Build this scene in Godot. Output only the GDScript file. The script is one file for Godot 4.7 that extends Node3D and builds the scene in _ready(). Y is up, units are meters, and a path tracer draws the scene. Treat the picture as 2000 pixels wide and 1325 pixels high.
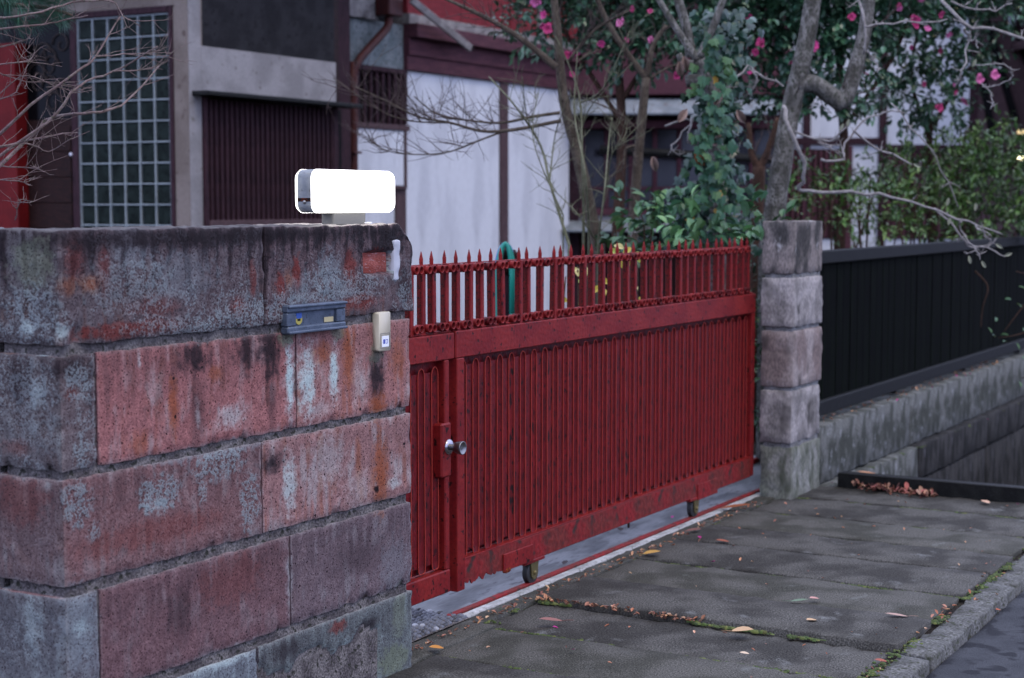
extends Node3D

const GATE_Z := -3.14
const WALL_Z := -2.92
const WX := 2.893
const NEWS := {}
var rng := RandomNumberGenerator.new()
var used := {}
var M := {}

# ---------------------------------------------------------------- naming and nodes
func numbered(called: String) -> String:
	var n: int = used.get(called, 0)
	used[called] = n + 1
	return called if n == 0 else "%s_%03d" % [called, n]

func tag(o: Node3D, label := "", category := "", group := "", kind := "") -> Node3D:
	if label: o.set_meta("label", label)
	if category: o.set_meta("category", category)
	if group: o.set_meta("group", group)
	if kind: o.set_meta("kind", kind)
	return o

func thing(called: String, label: String, category: String, at_ := Vector3.ZERO, group := "") -> Node3D:
	var o := Node3D.new()
	o.name = numbered(called)
	add_child(o)
	o.position = at_
	tag(o, label, category, group)
	return o

func piece(called: String, m: Mesh, mat: Material, parent: Node3D, pos := Vector3.ZERO, rot := Vector3.ZERO) -> MeshInstance3D:
	var o := MeshInstance3D.new()
	if parent == self:
		o.name = numbered(called)
	else:
		var k := "%d/%s" % [parent.get_instance_id(), called]
		var n: int = used.get(k, 0)
		used[k] = n + 1
		o.name = called if n == 0 else "%s_%03d" % [called, n]
	o.mesh = m
	o.material_override = mat
	o.position = pos
	o.rotation = rot
	parent.add_child(o, true)
	return o

func crowd(called: String, m: Mesh, mat: Material, parent: Node3D, xf: Array, cols: Array) -> MultiMeshInstance3D:
	var mm := MultiMesh.new()
	mm.transform_format = MultiMesh.TRANSFORM_3D
	mm.use_colors = true
	mm.mesh = m
	mm.instance_count = xf.size()
	for i in xf.size():
		mm.set_instance_transform(i, xf[i])
		mm.set_instance_color(i, cols[i % cols.size()])
	var o := MultiMeshInstance3D.new()
	o.name = numbered(called) if parent == self else called
	o.multimesh = mm
	o.material_override = mat
	parent.add_child(o, true)
	o.set_meta("kind", "stuff")
	return o

func struct(called: String, m: Mesh, mat: Material, pos := Vector3.ZERO) -> MeshInstance3D:
	var o := piece(called, m, mat, self, pos)
	o.set_meta("kind", "structure")
	return o

# ---------------------------------------------------------------- camera geometry: where a direction seen from the viewpoint meets a depth
var eye := Vector3(0, 1.5, 0)
func at(px: float, py: float, depth: float) -> Vector3:
	var f := 3222.0
	var p := atan(263.0 / f)
	var g := atan(1856.0 * cos(p) / f)
	var x := (px - 1000.0) / f
	var y := (662.5 - py) / f
	var fw := cos(p) + y * sin(p)
	var up := -sin(p) + y * cos(p)
	var t := depth / fw
	return eye + Vector3((fw * cos(g) + x * sin(g)) * t, up * t, (-fw * sin(g) + x * cos(g)) * t)

func on_ground(px: float, py: float, y0 := 0.0) -> Vector3:
	var d := at(px, py, 1.0) - eye
	return eye + d * ((y0 - eye.y) / d.y)

# ---------------------------------------------------------------- shapes
func begin(smooth := false) -> SurfaceTool:
	var st := SurfaceTool.new()
	st.begin(Mesh.PRIMITIVE_TRIANGLES)
	st.set_smooth_group(0 if smooth else -1)
	return st

func done(st: SurfaceTool) -> ArrayMesh:
	st.generate_normals()
	return st.commit()

func tri(st: SurfaceTool, a: Vector3, b: Vector3, c: Vector3) -> void:
	st.add_vertex(a); st.add_vertex(b); st.add_vertex(c)

# corners given anticlockwise seen from the front
func quad(st: SurfaceTool, a: Vector3, b: Vector3, c: Vector3, d: Vector3) -> void:
	tri(st, a, c, b)
	tri(st, a, d, c)

# a box with chamfered edges, 44 triangles
func add_box(st: SurfaceTool, c: Vector3, s: Vector3, bev := 0.004, basis := Basis()) -> void:
	var h := s * 0.5
	bev = minf(bev, minf(h.x, minf(h.y, h.z)) * 0.6)
	var v := {}
	for sx in [-1, 1]:
		for sy in [-1, 1]:
			for sz in [-1, 1]:
				var k := Vector3i(sx, sy, sz)
				v[[k, 0]] = c + basis * Vector3(sx * h.x, sy * (h.y - bev), sz * (h.z - bev))
				v[[k, 1]] = c + basis * Vector3(sx * (h.x - bev), sy * h.y, sz * (h.z - bev))
				v[[k, 2]] = c + basis * Vector3(sx * (h.x - bev), sy * (h.y - bev), sz * h.z)
	for ax in 3:
		var u := (ax + 1) % 3
		var w := (ax + 2) % 3
		for s1 in [-1, 1]:
			var q := []
			for o in [[-1, -1], [1, -1], [1, 1], [-1, 1]]:
				var k := Vector3i.ZERO
				k[ax] = s1; k[u] = o[0]; k[w] = o[1]
				q.append(v[[k, ax]])
			if s1 > 0: quad(st, q[0], q[1], q[2], q[3])
			else: quad(st, q[3], q[2], q[1], q[0])
		# edges running along ax, between faces u and w
		for s1 in [-1, 1]:
			for s2 in [-1, 1]:
				var ka := Vector3i.ZERO
				ka[ax] = -1; ka[u] = s1; ka[w] = s2
				var kb := ka
				kb[ax] = 1
				if s1 * s2 > 0: quad(st, v[[ka, u]], v[[kb, u]], v[[kb, w]], v[[ka, w]])
				else: quad(st, v[[ka, w]], v[[kb, w]], v[[kb, u]], v[[ka, u]])
	for sx in [-1, 1]:
		for sy in [-1, 1]:
			for sz in [-1, 1]:
				var k := Vector3i(sx, sy, sz)
				if sx * sy * sz > 0: tri(st, v[[k, 0]], v[[k, 2]], v[[k, 1]])
				else: tri(st, v[[k, 0]], v[[k, 1]], v[[k, 2]])

func box_mesh(s: Vector3, bev := 0.004) -> ArrayMesh:
	var st := begin()
	add_box(st, Vector3.ZERO, s, bev)
	return done(st)

# a box between two corners, as a part
func slab(called: String, a: Vector3, b: Vector3, mat: Material, parent: Node3D, bev := 0.004) -> MeshInstance3D:
	return piece(called, box_mesh((b - a).abs(), bev), mat, parent, (a + b) * 0.5)

func smooth_path(p: Array, per := 4) -> Array:
	var out := []
	for i in p.size() - 1:
		var a: Vector3 = p[maxi(i - 1, 0)]
		var b: Vector3 = p[i]
		var c: Vector3 = p[i + 1]
		var d: Vector3 = p[mini(i + 2, p.size() - 1)]
		for k in per:
			out.append(b.cubic_interpolate(c, a, d, float(k) / per))
	out.append(p[-1])
	return out

func add_tube(st: SurfaceTool, p: Array, r0: float, r1: float, sides := 6, rough := 0.0, capped := true) -> void:
	var n := p.size()
	var rings := []
	var side := Vector3.UP
	for i in n:
		var t: Vector3 = (p[mini(i + 1, n - 1)] - p[maxi(i - 1, 0)]).normalized()
		if i == 0:
			side = t.cross(Vector3.RIGHT if absf(t.x) < 0.8 else Vector3.UP).normalized()
		side = (side - t * side.dot(t)).normalized()
		var up := t.cross(side)
		var r := lerpf(r0, r1, float(i) / maxf(1, n - 1))
		var ring := []
		for k in sides:
			var a := TAU * k / sides
			var rr := r
			if rough > 0.0:
				rr *= 1.0 + rough * (rng.randf() - 0.5)
			ring.append(p[i] + (side * cos(a) + up * sin(a)) * rr)
		rings.append(ring)
	for i in n - 1:
		for k in sides:
			var k2 := (k + 1) % sides
			quad(st, rings[i][k], rings[i][k2], rings[i + 1][k2], rings[i + 1][k])
	if capped:
		for k in range(1, sides - 1):
			tri(st, rings[n - 1][0], rings[n - 1][k + 1], rings[n - 1][k])
			tri(st, rings[0][0], rings[0][k], rings[0][k + 1])

# turned shape round z: pairs (radius, z)
func add_lathe(st: SurfaceTool, prof: Array, sides := 20, c := Vector3.ZERO) -> void:
	for i in prof.size() - 1:
		for k in sides:
			var a := TAU * k / sides
			var b := TAU * (k + 1) / sides
			var p: Vector2 = prof[i]
			var q: Vector2 = prof[i + 1]
			quad(st, c + Vector3(cos(a) * p.x, sin(a) * p.x, p.y), c + Vector3(cos(b) * p.x, sin(b) * p.x, p.y), c + Vector3(cos(b) * q.x, sin(b) * q.x, q.y), c + Vector3(cos(a) * q.x, sin(a) * q.x, q.y))

# a rounded rectangle outline in x,y
func round_rect(w: float, h: float, r: float, per := 5) -> PackedVector2Array:
	var o := PackedVector2Array()
	for q in 4:
		var cx := (w * 0.5 - r) * (1 if q == 0 or q == 3 else -1)
		var cy := (h * 0.5 - r) * (1 if q < 2 else -1)
		for k in per + 1:
			var a := PI * 0.5 * (q + float(k) / per)
			o.append(Vector2(cx + r * cos(a), cy + r * sin(a)))
	return o

func add_prism(st: SurfaceTool, o: PackedVector2Array, z0: float, z1: float, c := Vector3.ZERO, inset := 0.0) -> void:
	var n := o.size()
	var idx := Geometry2D.triangulate_polygon(o)
	for i in range(0, idx.size(), 3):
		var a := o[idx[i]]; var b := o[idx[i + 1]]; var d := o[idx[i + 2]]
		if (b - a).cross(d - a) < 0:
			var t := b; b = d; d = t
		tri(st, c + Vector3(a.x, a.y, z1), c + Vector3(d.x, d.y, z1), c + Vector3(b.x, b.y, z1))
		tri(st, c + Vector3(a.x, a.y, z0), c + Vector3(b.x, b.y, z0), c + Vector3(d.x, d.y, z0))
	for i in n:
		var a := o[i]; var b := o[(i + 1) % n]
		quad(st, c + Vector3(a.x, a.y, z0), c + Vector3(b.x, b.y, z0), c + Vector3(b.x, b.y, z1), c + Vector3(a.x, a.y, z1))

# a sheet of ground with uneven relief
func ground_sheet(a: Vector3, b: Vector3, y: float, cell: float, amp: float, seed_: int) -> ArrayMesh:
	var n := FastNoiseLite.new()
	n.seed = seed_; n.frequency = 1.6
	var nx := maxi(1, int(absf(b.x - a.x) / cell))
	var nz := maxi(1, int(absf(b.z - a.z) / cell))
	var st := begin(true)
	var p := func(i: int, k: int) -> Vector3:
		var x := lerpf(a.x, b.x, float(i) / nx)
		var z := lerpf(a.z, b.z, float(k) / nz)
		return Vector3(x, y + n.get_noise_2d(x, z) * amp, z)
	for i in nx:
		for k in nz:
			quad(st, p.call(i, k + 1), p.call(i + 1, k + 1), p.call(i + 1, k), p.call(i, k))
	return done(st)

# a box of stone: faces in a grid, edges rounded by r, surface uneven by amp; carve bends each point
func rock(a: Vector3, b: Vector3, cell: float, r: float, amp: float, seed_: int, carve = null, uvs = null, chip := 0.0) -> ArrayMesh:
	var n := FastNoiseLite.new()
	n.seed = seed_; n.frequency = 9.0; n.fractal_octaves = 3
	var e := FastNoiseLite.new()
	e.seed = seed_ + 7; e.frequency = 22.0; e.fractal_octaves = 2
	var st := begin(true)
	var lo := a + Vector3.ONE * r
	var hi := b - Vector3.ONE * r
	for ax in 3:
		var u := (ax + 1) % 3
		var w := (ax + 2) % 3
		var nu := clampi(int((b[u] - a[u]) / cell), 2, 90)
		var nw := clampi(int((b[w] - a[w]) / cell), 2, 90)
		for s in [0, 1]:
			var pts := []
			var tex := []
			for i in nu + 1:
				for k in nw + 1:
					var p := Vector3.ZERO
					p[ax] = a[ax] if s == 0 else b[ax]
					# more rows near the borders
					var fu := float(i) / nu
					var fw := float(k) / nw
					p[u] = lerpf(a[u], b[u], fu)
					p[w] = lerpf(a[w], b[w], fw)
					if i == 1: p[u] = a[u] + r * 0.6
					if i == nu - 1: p[u] = b[u] - r * 0.6
					if k == 1: p[w] = a[w] + r * 0.6
					if k == nw - 1: p[w] = b[w] - r * 0.6
					if uvs != null: tex.append(uvs.call(p, ax, s))
					var inner := p.clamp(lo, hi)
					var rr := r * (1.0 + 0.9 * e.get_noise_3dv(inner))
					var nrm := (p - inner).normalized()
					var q := inner + nrm * rr + nrm * (n.get_noise_3dv(p) * amp)
					if chip > 0.0:
						# knocked arrises: deepest on the edge, fading over 25 mm
						var ds := [minf(p.x - a.x, b.x - p.x), minf(p.y - a.y, b.y - p.y), minf(p.z - a.z, b.z - p.z)]
						ds.sort()
						if ds[1] < 0.025:
							var hit = ss(0.05, 0.45, e.get_noise_3dv(inner * 0.8 + Vector3(3, 5, 7))) * (1.0 - ds[1] / 0.025)
							q -= nrm * chip * hit
					if carve != null: q = carve.call(q, p)
					pts.append(q)
			var row := nw + 1
			for i in nu:
				for k in nw:
					var q := [i * row + k, (i + 1) * row + k, (i + 1) * row + k + 1, i * row + k + 1]
					if s == 0: q.reverse()
					for o in [q[0], q[2], q[1], q[0], q[3], q[2]]:
						if uvs != null: st.set_uv(tex[o])
						st.add_vertex(pts[o])
	return done(st)

# ---------------------------------------------------------------- materials
func noise_bytes(w: int, h: int, seed_: int, freq: float, oct := 3, kind := FastNoiseLite.TYPE_SIMPLEX_SMOOTH, seamless := false) -> PackedByteArray:
	var n := FastNoiseLite.new()
	n.seed = seed_; n.frequency = freq; n.noise_type = kind
	if oct > 1: n.fractal_octaves = oct
	else: n.fractal_type = FastNoiseLite.FRACTAL_NONE
	if kind == FastNoiseLite.TYPE_CELLULAR:
		n.cellular_return_type = FastNoiseLite.RETURN_DISTANCE
	var im := n.get_seamless_image(w, h) if seamless else n.get_image(w, h)
	im.convert(Image.FORMAT_L8)
	return im.get_data()

func ss(a: float, b: float, x: float) -> float:
	var t := clampf((x - a) / (b - a), 0.0, 1.0)
	return t * t * (3.0 - 2.0 * t)

# a repeating surface: two tones blended by a coarse noise, shaded by a fine one, with specks of a third tone
# colours are sRGB
func surf(seed_: int, c0: Color, c1: Color, speck: Color, speck_from := 0.7, fine := 0.25, rough := 0.85, scale := Vector3.ONE, bump := 0.3, coarse_f := 0.012, fine_f := 0.12, speck_f := 0.05, spec := 0.5, size := 256, soft := 0.1) -> StandardMaterial3D:
	var a := noise_bytes(size, size, seed_, coarse_f, 4, FastNoiseLite.TYPE_SIMPLEX_SMOOTH, true)
	var b := noise_bytes(size, size, seed_ + 1, fine_f, 3, FastNoiseLite.TYPE_SIMPLEX_SMOOTH, true)
	var c := noise_bytes(size, size, seed_ + 2, speck_f, 3, FastNoiseLite.TYPE_SIMPLEX_SMOOTH, true)
	var out := PackedByteArray()
	out.resize(size * size * 3)
	var hgt := PackedByteArray()
	hgt.resize(size * size)
	for i in size * size:
		var fa := a[i] / 255.0
		var fb := b[i] / 255.0
		var k := c0.lerp(c1, ss(0.25, 0.75, fa))
		var sh := 1.0 + (fb - 0.5) * 2.0 * fine
		var sp := ss(speck_from, speck_from + soft, c[i] / 255.0 * 0.8 + fb * 0.2)
		k = Color(k.r * sh, k.g * sh, k.b * sh).lerp(speck, sp)
		out[i * 3] = clampi(int(k.r * 255.0), 0, 255)
		out[i * 3 + 1] = clampi(int(k.g * 255.0), 0, 255)
		out[i * 3 + 2] = clampi(int(k.b * 255.0), 0, 255)
		hgt[i] = clampi(int(fb * 150.0 + fa * 60.0 - sp * 50.0 + 40.0), 0, 255)
	var m := StandardMaterial3D.new()
	m.albedo_texture = ImageTexture.create_from_image(Image.create_from_data(size, size, false, Image.FORMAT_RGB8, out))
	m.roughness = rough
	m.metallic_specular = spec * 0.55
	m.uv1_triplanar = true
	m.uv1_world_triplanar = true
	m.uv1_scale = scale
	if bump > 0.0:
		m.heightmap_enabled = true
		m.heightmap_scale = bump
		m.heightmap_texture = ImageTexture.create_from_image(Image.create_from_data(size, size, false, Image.FORMAT_L8, hgt))
	return m

func plain(c: Color, rough := 0.6, metal := 0.0, spec := 0.5) -> StandardMaterial3D:
	var m := StandardMaterial3D.new()
	m.albedo_color = c
	m.roughness = rough
	m.metallic = metal
	m.metallic_specular = spec
	return m

func leafy(c: Color, rough := 0.45, through := 0.3) -> StandardMaterial3D:
	var m := plain(c, rough)
	m.vertex_color_use_as_albedo = true
	m.backlight_enabled = true
	m.backlight = Color(through, through, through * 0.4)
	return m

func make_materials() -> void:
	var wv := Vector3(1, 1, 1)
	M.mortar = surf(11, Color(0.33, 0.31, 0.31), Color(0.45, 0.43, 0.42), Color(0.2, 0.2, 0.18), 0.62, 0.35, 0.95, wv * 3.0, 0.5)
	M.paint = surf(21, Color(0.50, 0.105, 0.115), Color(0.57, 0.15, 0.14), Color(0.17, 0.06, 0.06), 0.70, 0.12, 0.5, wv * 1.7, 0.12, 0.010, 0.10, 0.05, 0.5)
	M.paint_worn = surf(25, Color(0.52, 0.13, 0.135), Color(0.44, 0.17, 0.15), Color(0.24, 0.17, 0.15), 0.60, 0.20, 0.6, wv * 1.2, 0.3, 0.014, 0.10, 0.03, 0.5, 256, 0.22)
	M.paint_dark = surf(29, Color(0.41, 0.065, 0.085), Color(0.33, 0.055, 0.07), Color(0.12, 0.035, 0.04), 0.66, 0.16, 0.5, Vector3(2.6, 1.6, 2.6), 0.2, 0.02, 0.09, 0.06)
	M.paint_edge = plain(Color(0.58, 0.20, 0.16), 0.6, 0.0, 0.3)
	M.paint_chip = surf(30, Color(0.40, 0.075, 0.085), Color(0.33, 0.06, 0.07), Color(0.10, 0.045, 0.05), 0.61, 0.2, 0.6, Vector3(3.0, 1.2, 3.0), 0.0, 0.02, 0.09, 0.035)
	M.paint_web_shaded = surf(31, Color(0.36, 0.075, 0.07), Color(0.30, 0.085, 0.065), Color(0.12, 0.055, 0.045), 0.58, 0.22, 0.6, wv * 5.0, 0.0, 0.02, 0.09, 0.06)  # rusty, dirty picket paint, with the shade of its side face mixed into the red
	M.rust = surf(33, Color(0.20, 0.09, 0.06), Color(0.35, 0.15, 0.08), Color(0.06, 0.04, 0.035), 0.55, 0.4, 0.9, wv * 4.0, 0.8)
	M.rust_hot = surf(36, Color(0.48, 0.20, 0.08), Color(0.36, 0.14, 0.07), Color(0.6, 0.3, 0.1), 0.6, 0.4, 0.9, wv * 5.0, 0.8)
	M.steel = plain(Color(0.62, 0.61, 0.63), 0.22, 1.0)
	M.steel_dull = plain(Color(0.5, 0.5, 0.5), 0.38, 1.0)
	M.brass = plain(Color(0.42, 0.38, 0.24), 0.5, 0.7)
	M.rubber = plain(Color(0.12, 0.12, 0.12), 0.6)
	M.drive = surf(41, Color(0.285, 0.28, 0.265), Color(0.41, 0.405, 0.385), Color(0.58, 0.59, 0.58), 0.67, 0.65, 0.85, wv * 0.8, 0.45, 0.006, 0.30, 0.012, 0.4, 512, 0.3)
	M.drive_b = surf(46, Color(0.32, 0.32, 0.29), Color(0.425, 0.42, 0.395), Color(0.54, 0.55, 0.53), 0.67, 0.65, 0.85, wv * 0.9, 0.45, 0.006, 0.30, 0.012, 0.4, 512, 0.3)
	M.sill = surf(51, Color(0.56, 0.56, 0.55), Color(0.68, 0.68, 0.67), Color(0.42, 0.43, 0.4), 0.66, 0.14, 0.7, wv * 2.0, 0.2)
	M.yard = surf(56, Color(0.40, 0.41, 0.42), Color(0.54, 0.55, 0.56), Color(0.34, 0.34, 0.35), 0.68, 0.10, 0.42, Vector3(0.5, 1, 2.2), 0.1)
	M.asphalt = surf(61, Color(0.29, 0.30, 0.32), Color(0.35, 0.36, 0.38), Color(0.17, 0.175, 0.20), 0.60, 0.5, 0.7, wv * 1.2, 0.5, 0.008, 0.3, 0.010, 0.5, 512, 0.06)
	M.kerb = surf(66, Color(0.40, 0.40, 0.39), Color(0.52, 0.52, 0.51), Color(0.27, 0.29, 0.22), 0.62, 0.35, 0.9, wv * 2.5, 0.7)
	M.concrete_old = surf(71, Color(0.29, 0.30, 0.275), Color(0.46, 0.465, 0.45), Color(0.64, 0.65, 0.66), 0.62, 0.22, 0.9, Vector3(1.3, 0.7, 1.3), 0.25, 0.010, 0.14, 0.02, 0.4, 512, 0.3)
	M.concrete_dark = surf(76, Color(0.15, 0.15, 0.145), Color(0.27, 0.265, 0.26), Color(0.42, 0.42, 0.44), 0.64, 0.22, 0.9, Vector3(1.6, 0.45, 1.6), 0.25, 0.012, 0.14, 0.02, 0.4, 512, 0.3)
	M.pillar_stone = surf(81, Color(0.42, 0.405, 0.395), Color(0.58, 0.56, 0.55), Color(0.24, 0.23, 0.22), 0.60, 0.25, 0.9, Vector3(1.7, 0.9, 1.7), 0.12, 0.012, 0.16, 0.016, 0.4, 256, 0.3)
	M.pillar_red = surf(86, Color(0.43, 0.38, 0.365), Color(0.55, 0.515, 0.50), Color(0.26, 0.24, 0.23), 0.60, 0.25, 0.9, Vector3(1.7, 0.9, 1.7), 0.12, 0.012, 0.16, 0.016, 0.4, 256, 0.3)
	M.pillar_dark = surf(91, Color(0.22, 0.215, 0.21), Color(0.46, 0.43, 0.415), Color(0.64, 0.64, 0.64), 0.64, 0.25, 0.9, Vector3(1.7, 0.9, 1.7), 0.12, 0.012, 0.16, 0.016, 0.4, 256, 0.3)
	M.pillar_base = surf(96, Color(0.38, 0.39, 0.35), Color(0.52, 0.52, 0.50), Color(0.24, 0.26, 0.21), 0.60, 0.25, 0.9, Vector3(1.7, 0.9, 1.7), 0.12, 0.012, 0.16, 0.016, 0.4, 256, 0.3)
	M.pale_mortar = surf(101, Color(0.50, 0.50, 0.49), Color(0.60, 0.60, 0.60), Color(0.35, 0.35, 0.33), 0.66, 0.2, 0.95, wv * 4.0, 0.5)
	M.fence = surf(106, Color(0.035, 0.048, 0.042), Color(0.080, 0.115, 0.075), Color(0.04, 0.045, 0.06), 0.62, 0.3, 0.8, Vector3(5, 0.4, 5), 0.0, 0.015, 0.1)
	M.fence_rail = surf(111, Color(0.14, 0.16, 0.145), Color(0.18, 0.21, 0.18), Color(0.1, 0.11, 0.1), 0.65, 0.2, 0.7, wv * 2.0, 0.15)
	M.plaster = surf(116, Color(0.79, 0.79, 0.785), Color(0.85, 0.85, 0.84), Color(0.72, 0.715, 0.71), 0.70, 0.04, 0.92, Vector3(1.0, 0.22, 1.0), 0.0, 0.01, 0.2, 0.02, 0.5, 256, 0.3)
	M.plaster_grey = surf(121, Color(0.60, 0.59, 0.59), Color(0.68, 0.67, 0.67), Color(0.50, 0.48, 0.46), 0.72, 0.06, 0.92, wv * 0.7, 0.0, 0.012, 0.2)
	M.plaster_beige = surf(126, Color(0.58, 0.53, 0.49), Color(0.66, 0.61, 0.57), Color(0.48, 0.42, 0.39), 0.7, 0.06, 0.92, wv * 0.7, 0.0, 0.012, 0.2)
	M.plaster_worn = surf(131, Color(0.48, 0.52, 0.52), Color(0.58, 0.61, 0.61), Color(0.36, 0.37, 0.37), 0.62, 0.12, 0.92, wv * 1.6, 0.3)
	M.slate = surf(136, Color(0.20, 0.20, 0.215), Color(0.25, 0.25, 0.265), Color(0.16, 0.16, 0.17), 0.7, 0.10, 0.9, wv * 1.0, 0.1)
	M.wood_dark = surf(141, Color(0.21, 0.140, 0.165), Color(0.265, 0.175, 0.20), Color(0.13, 0.085, 0.10), 0.64, 0.2, 0.75, Vector3(7, 0.7, 7), 0.0, 0.02, 0.1)
	M.wood_plum = surf(146, Color(0.32, 0.195, 0.23), Color(0.38, 0.235, 0.265), Color(0.25, 0.16, 0.18), 0.66, 0.14, 0.75, Vector3(0.6, 5, 5), 0.0, 0.02, 0.1)
	M.wood_post = surf(151, Color(0.33, 0.26, 0.27), Color(0.38, 0.30, 0.31), Color(0.26, 0.2, 0.21), 0.66, 0.14, 0.75, Vector3(6, 0.7, 6), 0.1, 0.02, 0.1)
	M.siding_red = surf(156, Color(0.50, 0.165, 0.19), Color(0.56, 0.20, 0.22), Color(0.42, 0.15, 0.16), 0.68, 0.1, 0.7, Vector3(0.8, 4, 4), 0.1, 0.02, 0.1)
	M.red_wall = surf(161, Color(0.50, 0.09, 0.10), Color(0.55, 0.11, 0.115), Color(0.46, 0.08, 0.09), 0.7, 0.05, 0.6, wv, 0.0)
	M.door_wood = surf(166, Color(0.17, 0.09, 0.075), Color(0.22, 0.12, 0.10), Color(0.11, 0.055, 0.05), 0.62, 0.25, 0.55, Vector3(0.8, 6, 1.2), 0.12, 0.02, 0.1)
	M.pale_wood = surf(171, Color(0.56, 0.54, 0.53), Color(0.66, 0.64, 0.62), Color(0.4, 0.36, 0.34), 0.66, 0.15, 0.85, wv * 2.0, 0.15)
	M.tin = surf(176, Color(0.42, 0.45, 0.47), Color(0.52, 0.55, 0.57), Color(0.36, 0.30, 0.27), 0.66, 0.1, 0.5, wv * 1.0, 0.1)
	M.pipe_rust = surf(181, Color(0.27, 0.135, 0.13), Color(0.33, 0.17, 0.15), Color(0.22, 0.13, 0.12), 0.62, 0.2, 0.5, wv * 3.0, 0.1)
	M.glass_dark = plain(Color(0.04, 0.04, 0.045), 0.15, 0.0, 0.2)
	M.glass_veranda = plain(Color(0.15, 0.15, 0.17), 0.12, 0.0, 0.5)
	M.curl = plain(Color(0.16, 0.10, 0.07), 0.7)
	M.glass_block = surf(186, Color(0.12, 0.155, 0.14), Color(0.16, 0.20, 0.185), Color(0.07, 0.10, 0.09), 0.66, 0.15, 0.35, Vector3(1, 1, 1), 0.0, 0.03)
	M.block_joint = surf(191, Color(0.50, 0.54, 0.55), Color(0.56, 0.60, 0.61), Color(0.45, 0.47, 0.48), 0.7, 0.08, 0.8, wv, 0.0)
	M.black = plain(Color(0.05, 0.05, 0.055), 0.8)
	M.bark = surf(196, Color(0.33, 0.29, 0.25), Color(0.44, 0.40, 0.35), Color(0.22, 0.20, 0.17), 0.62, 0.25, 0.9, Vector3(5, 2, 5), 0.4)
	M.bark_grey = surf(201, Color(0.36, 0.35, 0.33), Color(0.60, 0.59, 0.57), Color(0.26, 0.28, 0.22), 0.58, 0.35, 0.9, Vector3(5, 2.5, 5), 0.5)
	M.bark_pale = surf(206, Color(0.56, 0.54, 0.52), Color(0.68, 0.66, 0.65), Color(0.38, 0.36, 0.34), 0.64, 0.2, 0.9, wv * 6.0, 0.3)
	M.bark_brown = surf(211, Color(0.29, 0.215, 0.175), Color(0.36, 0.27, 0.22), Color(0.2, 0.15, 0.12), 0.62, 0.25, 0.9, Vector3(5, 2, 5), 0.4)
	M.twig = surf(216, Color(0.29, 0.24, 0.23), Color(0.38, 0.33, 0.31), Color(0.2, 0.17, 0.16), 0.66, 0.2, 0.85, wv * 5.0, 0.0)
	M.twig_green = surf(221, Color(0.42, 0.43, 0.33), Color(0.52, 0.52, 0.43), Color(0.3, 0.3, 0.24), 0.66, 0.2, 0.85, wv * 5.0, 0.0)
	M.twig_plum = surf(226, Color(0.40, 0.33, 0.33), Color(0.50, 0.44, 0.43), Color(0.28, 0.30, 0.22), 0.6, 0.2, 0.85, wv * 5.0, 0.0)
	M.lamp_box = surf(231, Color(0.52, 0.54, 0.55), Color(0.60, 0.62, 0.63), Color(0.42, 0.42, 0.42), 0.72, 0.05, 0.45, wv * 3.0, 0.0)
	M.lamp_foot = plain(Color(0.56, 0.55, 0.50), 0.6)
	M.mail = surf(236, Color(0.33, 0.375, 0.43), Color(0.39, 0.43, 0.49), Color(0.27, 0.29, 0.33), 0.68, 0.08, 0.4, wv * 6.0, 0.0)
	M.mail.metallic = 0.35
	M.red_brick = surf(251, Color(0.50, 0.25, 0.22), Color(0.58, 0.33, 0.30), Color(0.62, 0.5, 0.5), 0.66, 0.25, 0.9, Vector3(3, 9, 3), 0.3)
	M.white_render = plain(Color(0.66, 0.67, 0.70), 0.9)
	M.ivory = plain(Color(0.80, 0.765, 0.66), 0.4)
	M.ivory_line = plain(Color(0.52, 0.50, 0.46), 0.6)
	M.white_label = plain(Color(0.86, 0.87, 0.88), 0.5)
	M.blue_mark = plain(Color(0.20, 0.25, 0.62), 0.5)
	M.sticker_blue = plain(Color(0.10, 0.28, 0.58), 0.5)
	M.sticker_yellow = plain(Color(0.62, 0.58, 0.25), 0.5)
	M.sticker_pale = plain(Color(0.66, 0.62, 0.46), 0.5)
	M.leaf = leafy(Color.WHITE, 0.45, 0.35)
	M.leaf_gloss = leafy(Color.WHITE, 0.3, 0.2)
	M.petal = leafy(Color.WHITE, 0.7, 0.5)
	M.dry = leafy(Color.WHITE, 0.8, 0.3)
	M.soil = surf(241, Color(0.15, 0.12, 0.10), Color(0.21, 0.18, 0.14), Color(0.12, 0.14, 0.08), 0.6, 0.4, 0.95, wv * 2.0, 1.0)
	M.pebble = plain(Color(1, 1, 1), 0.55)
	M.pebble.vertex_color_use_as_albedo = true
	M.moss = leafy(Color.WHITE, 0.95, 0.2)
	M.hose = plain(Color(0.04, 0.46, 0.40), 0.4)
	M.hose_blue = plain(Color(0.08, 0.30, 0.62), 0.4)
	M.angle_iron = surf(246, Color(0.10, 0.105, 0.10), Color(0.15, 0.155, 0.145), Color(0.26, 0.26, 0.27), 0.7, 0.25, 0.6, wv * 3.0, 0.2)

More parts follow.
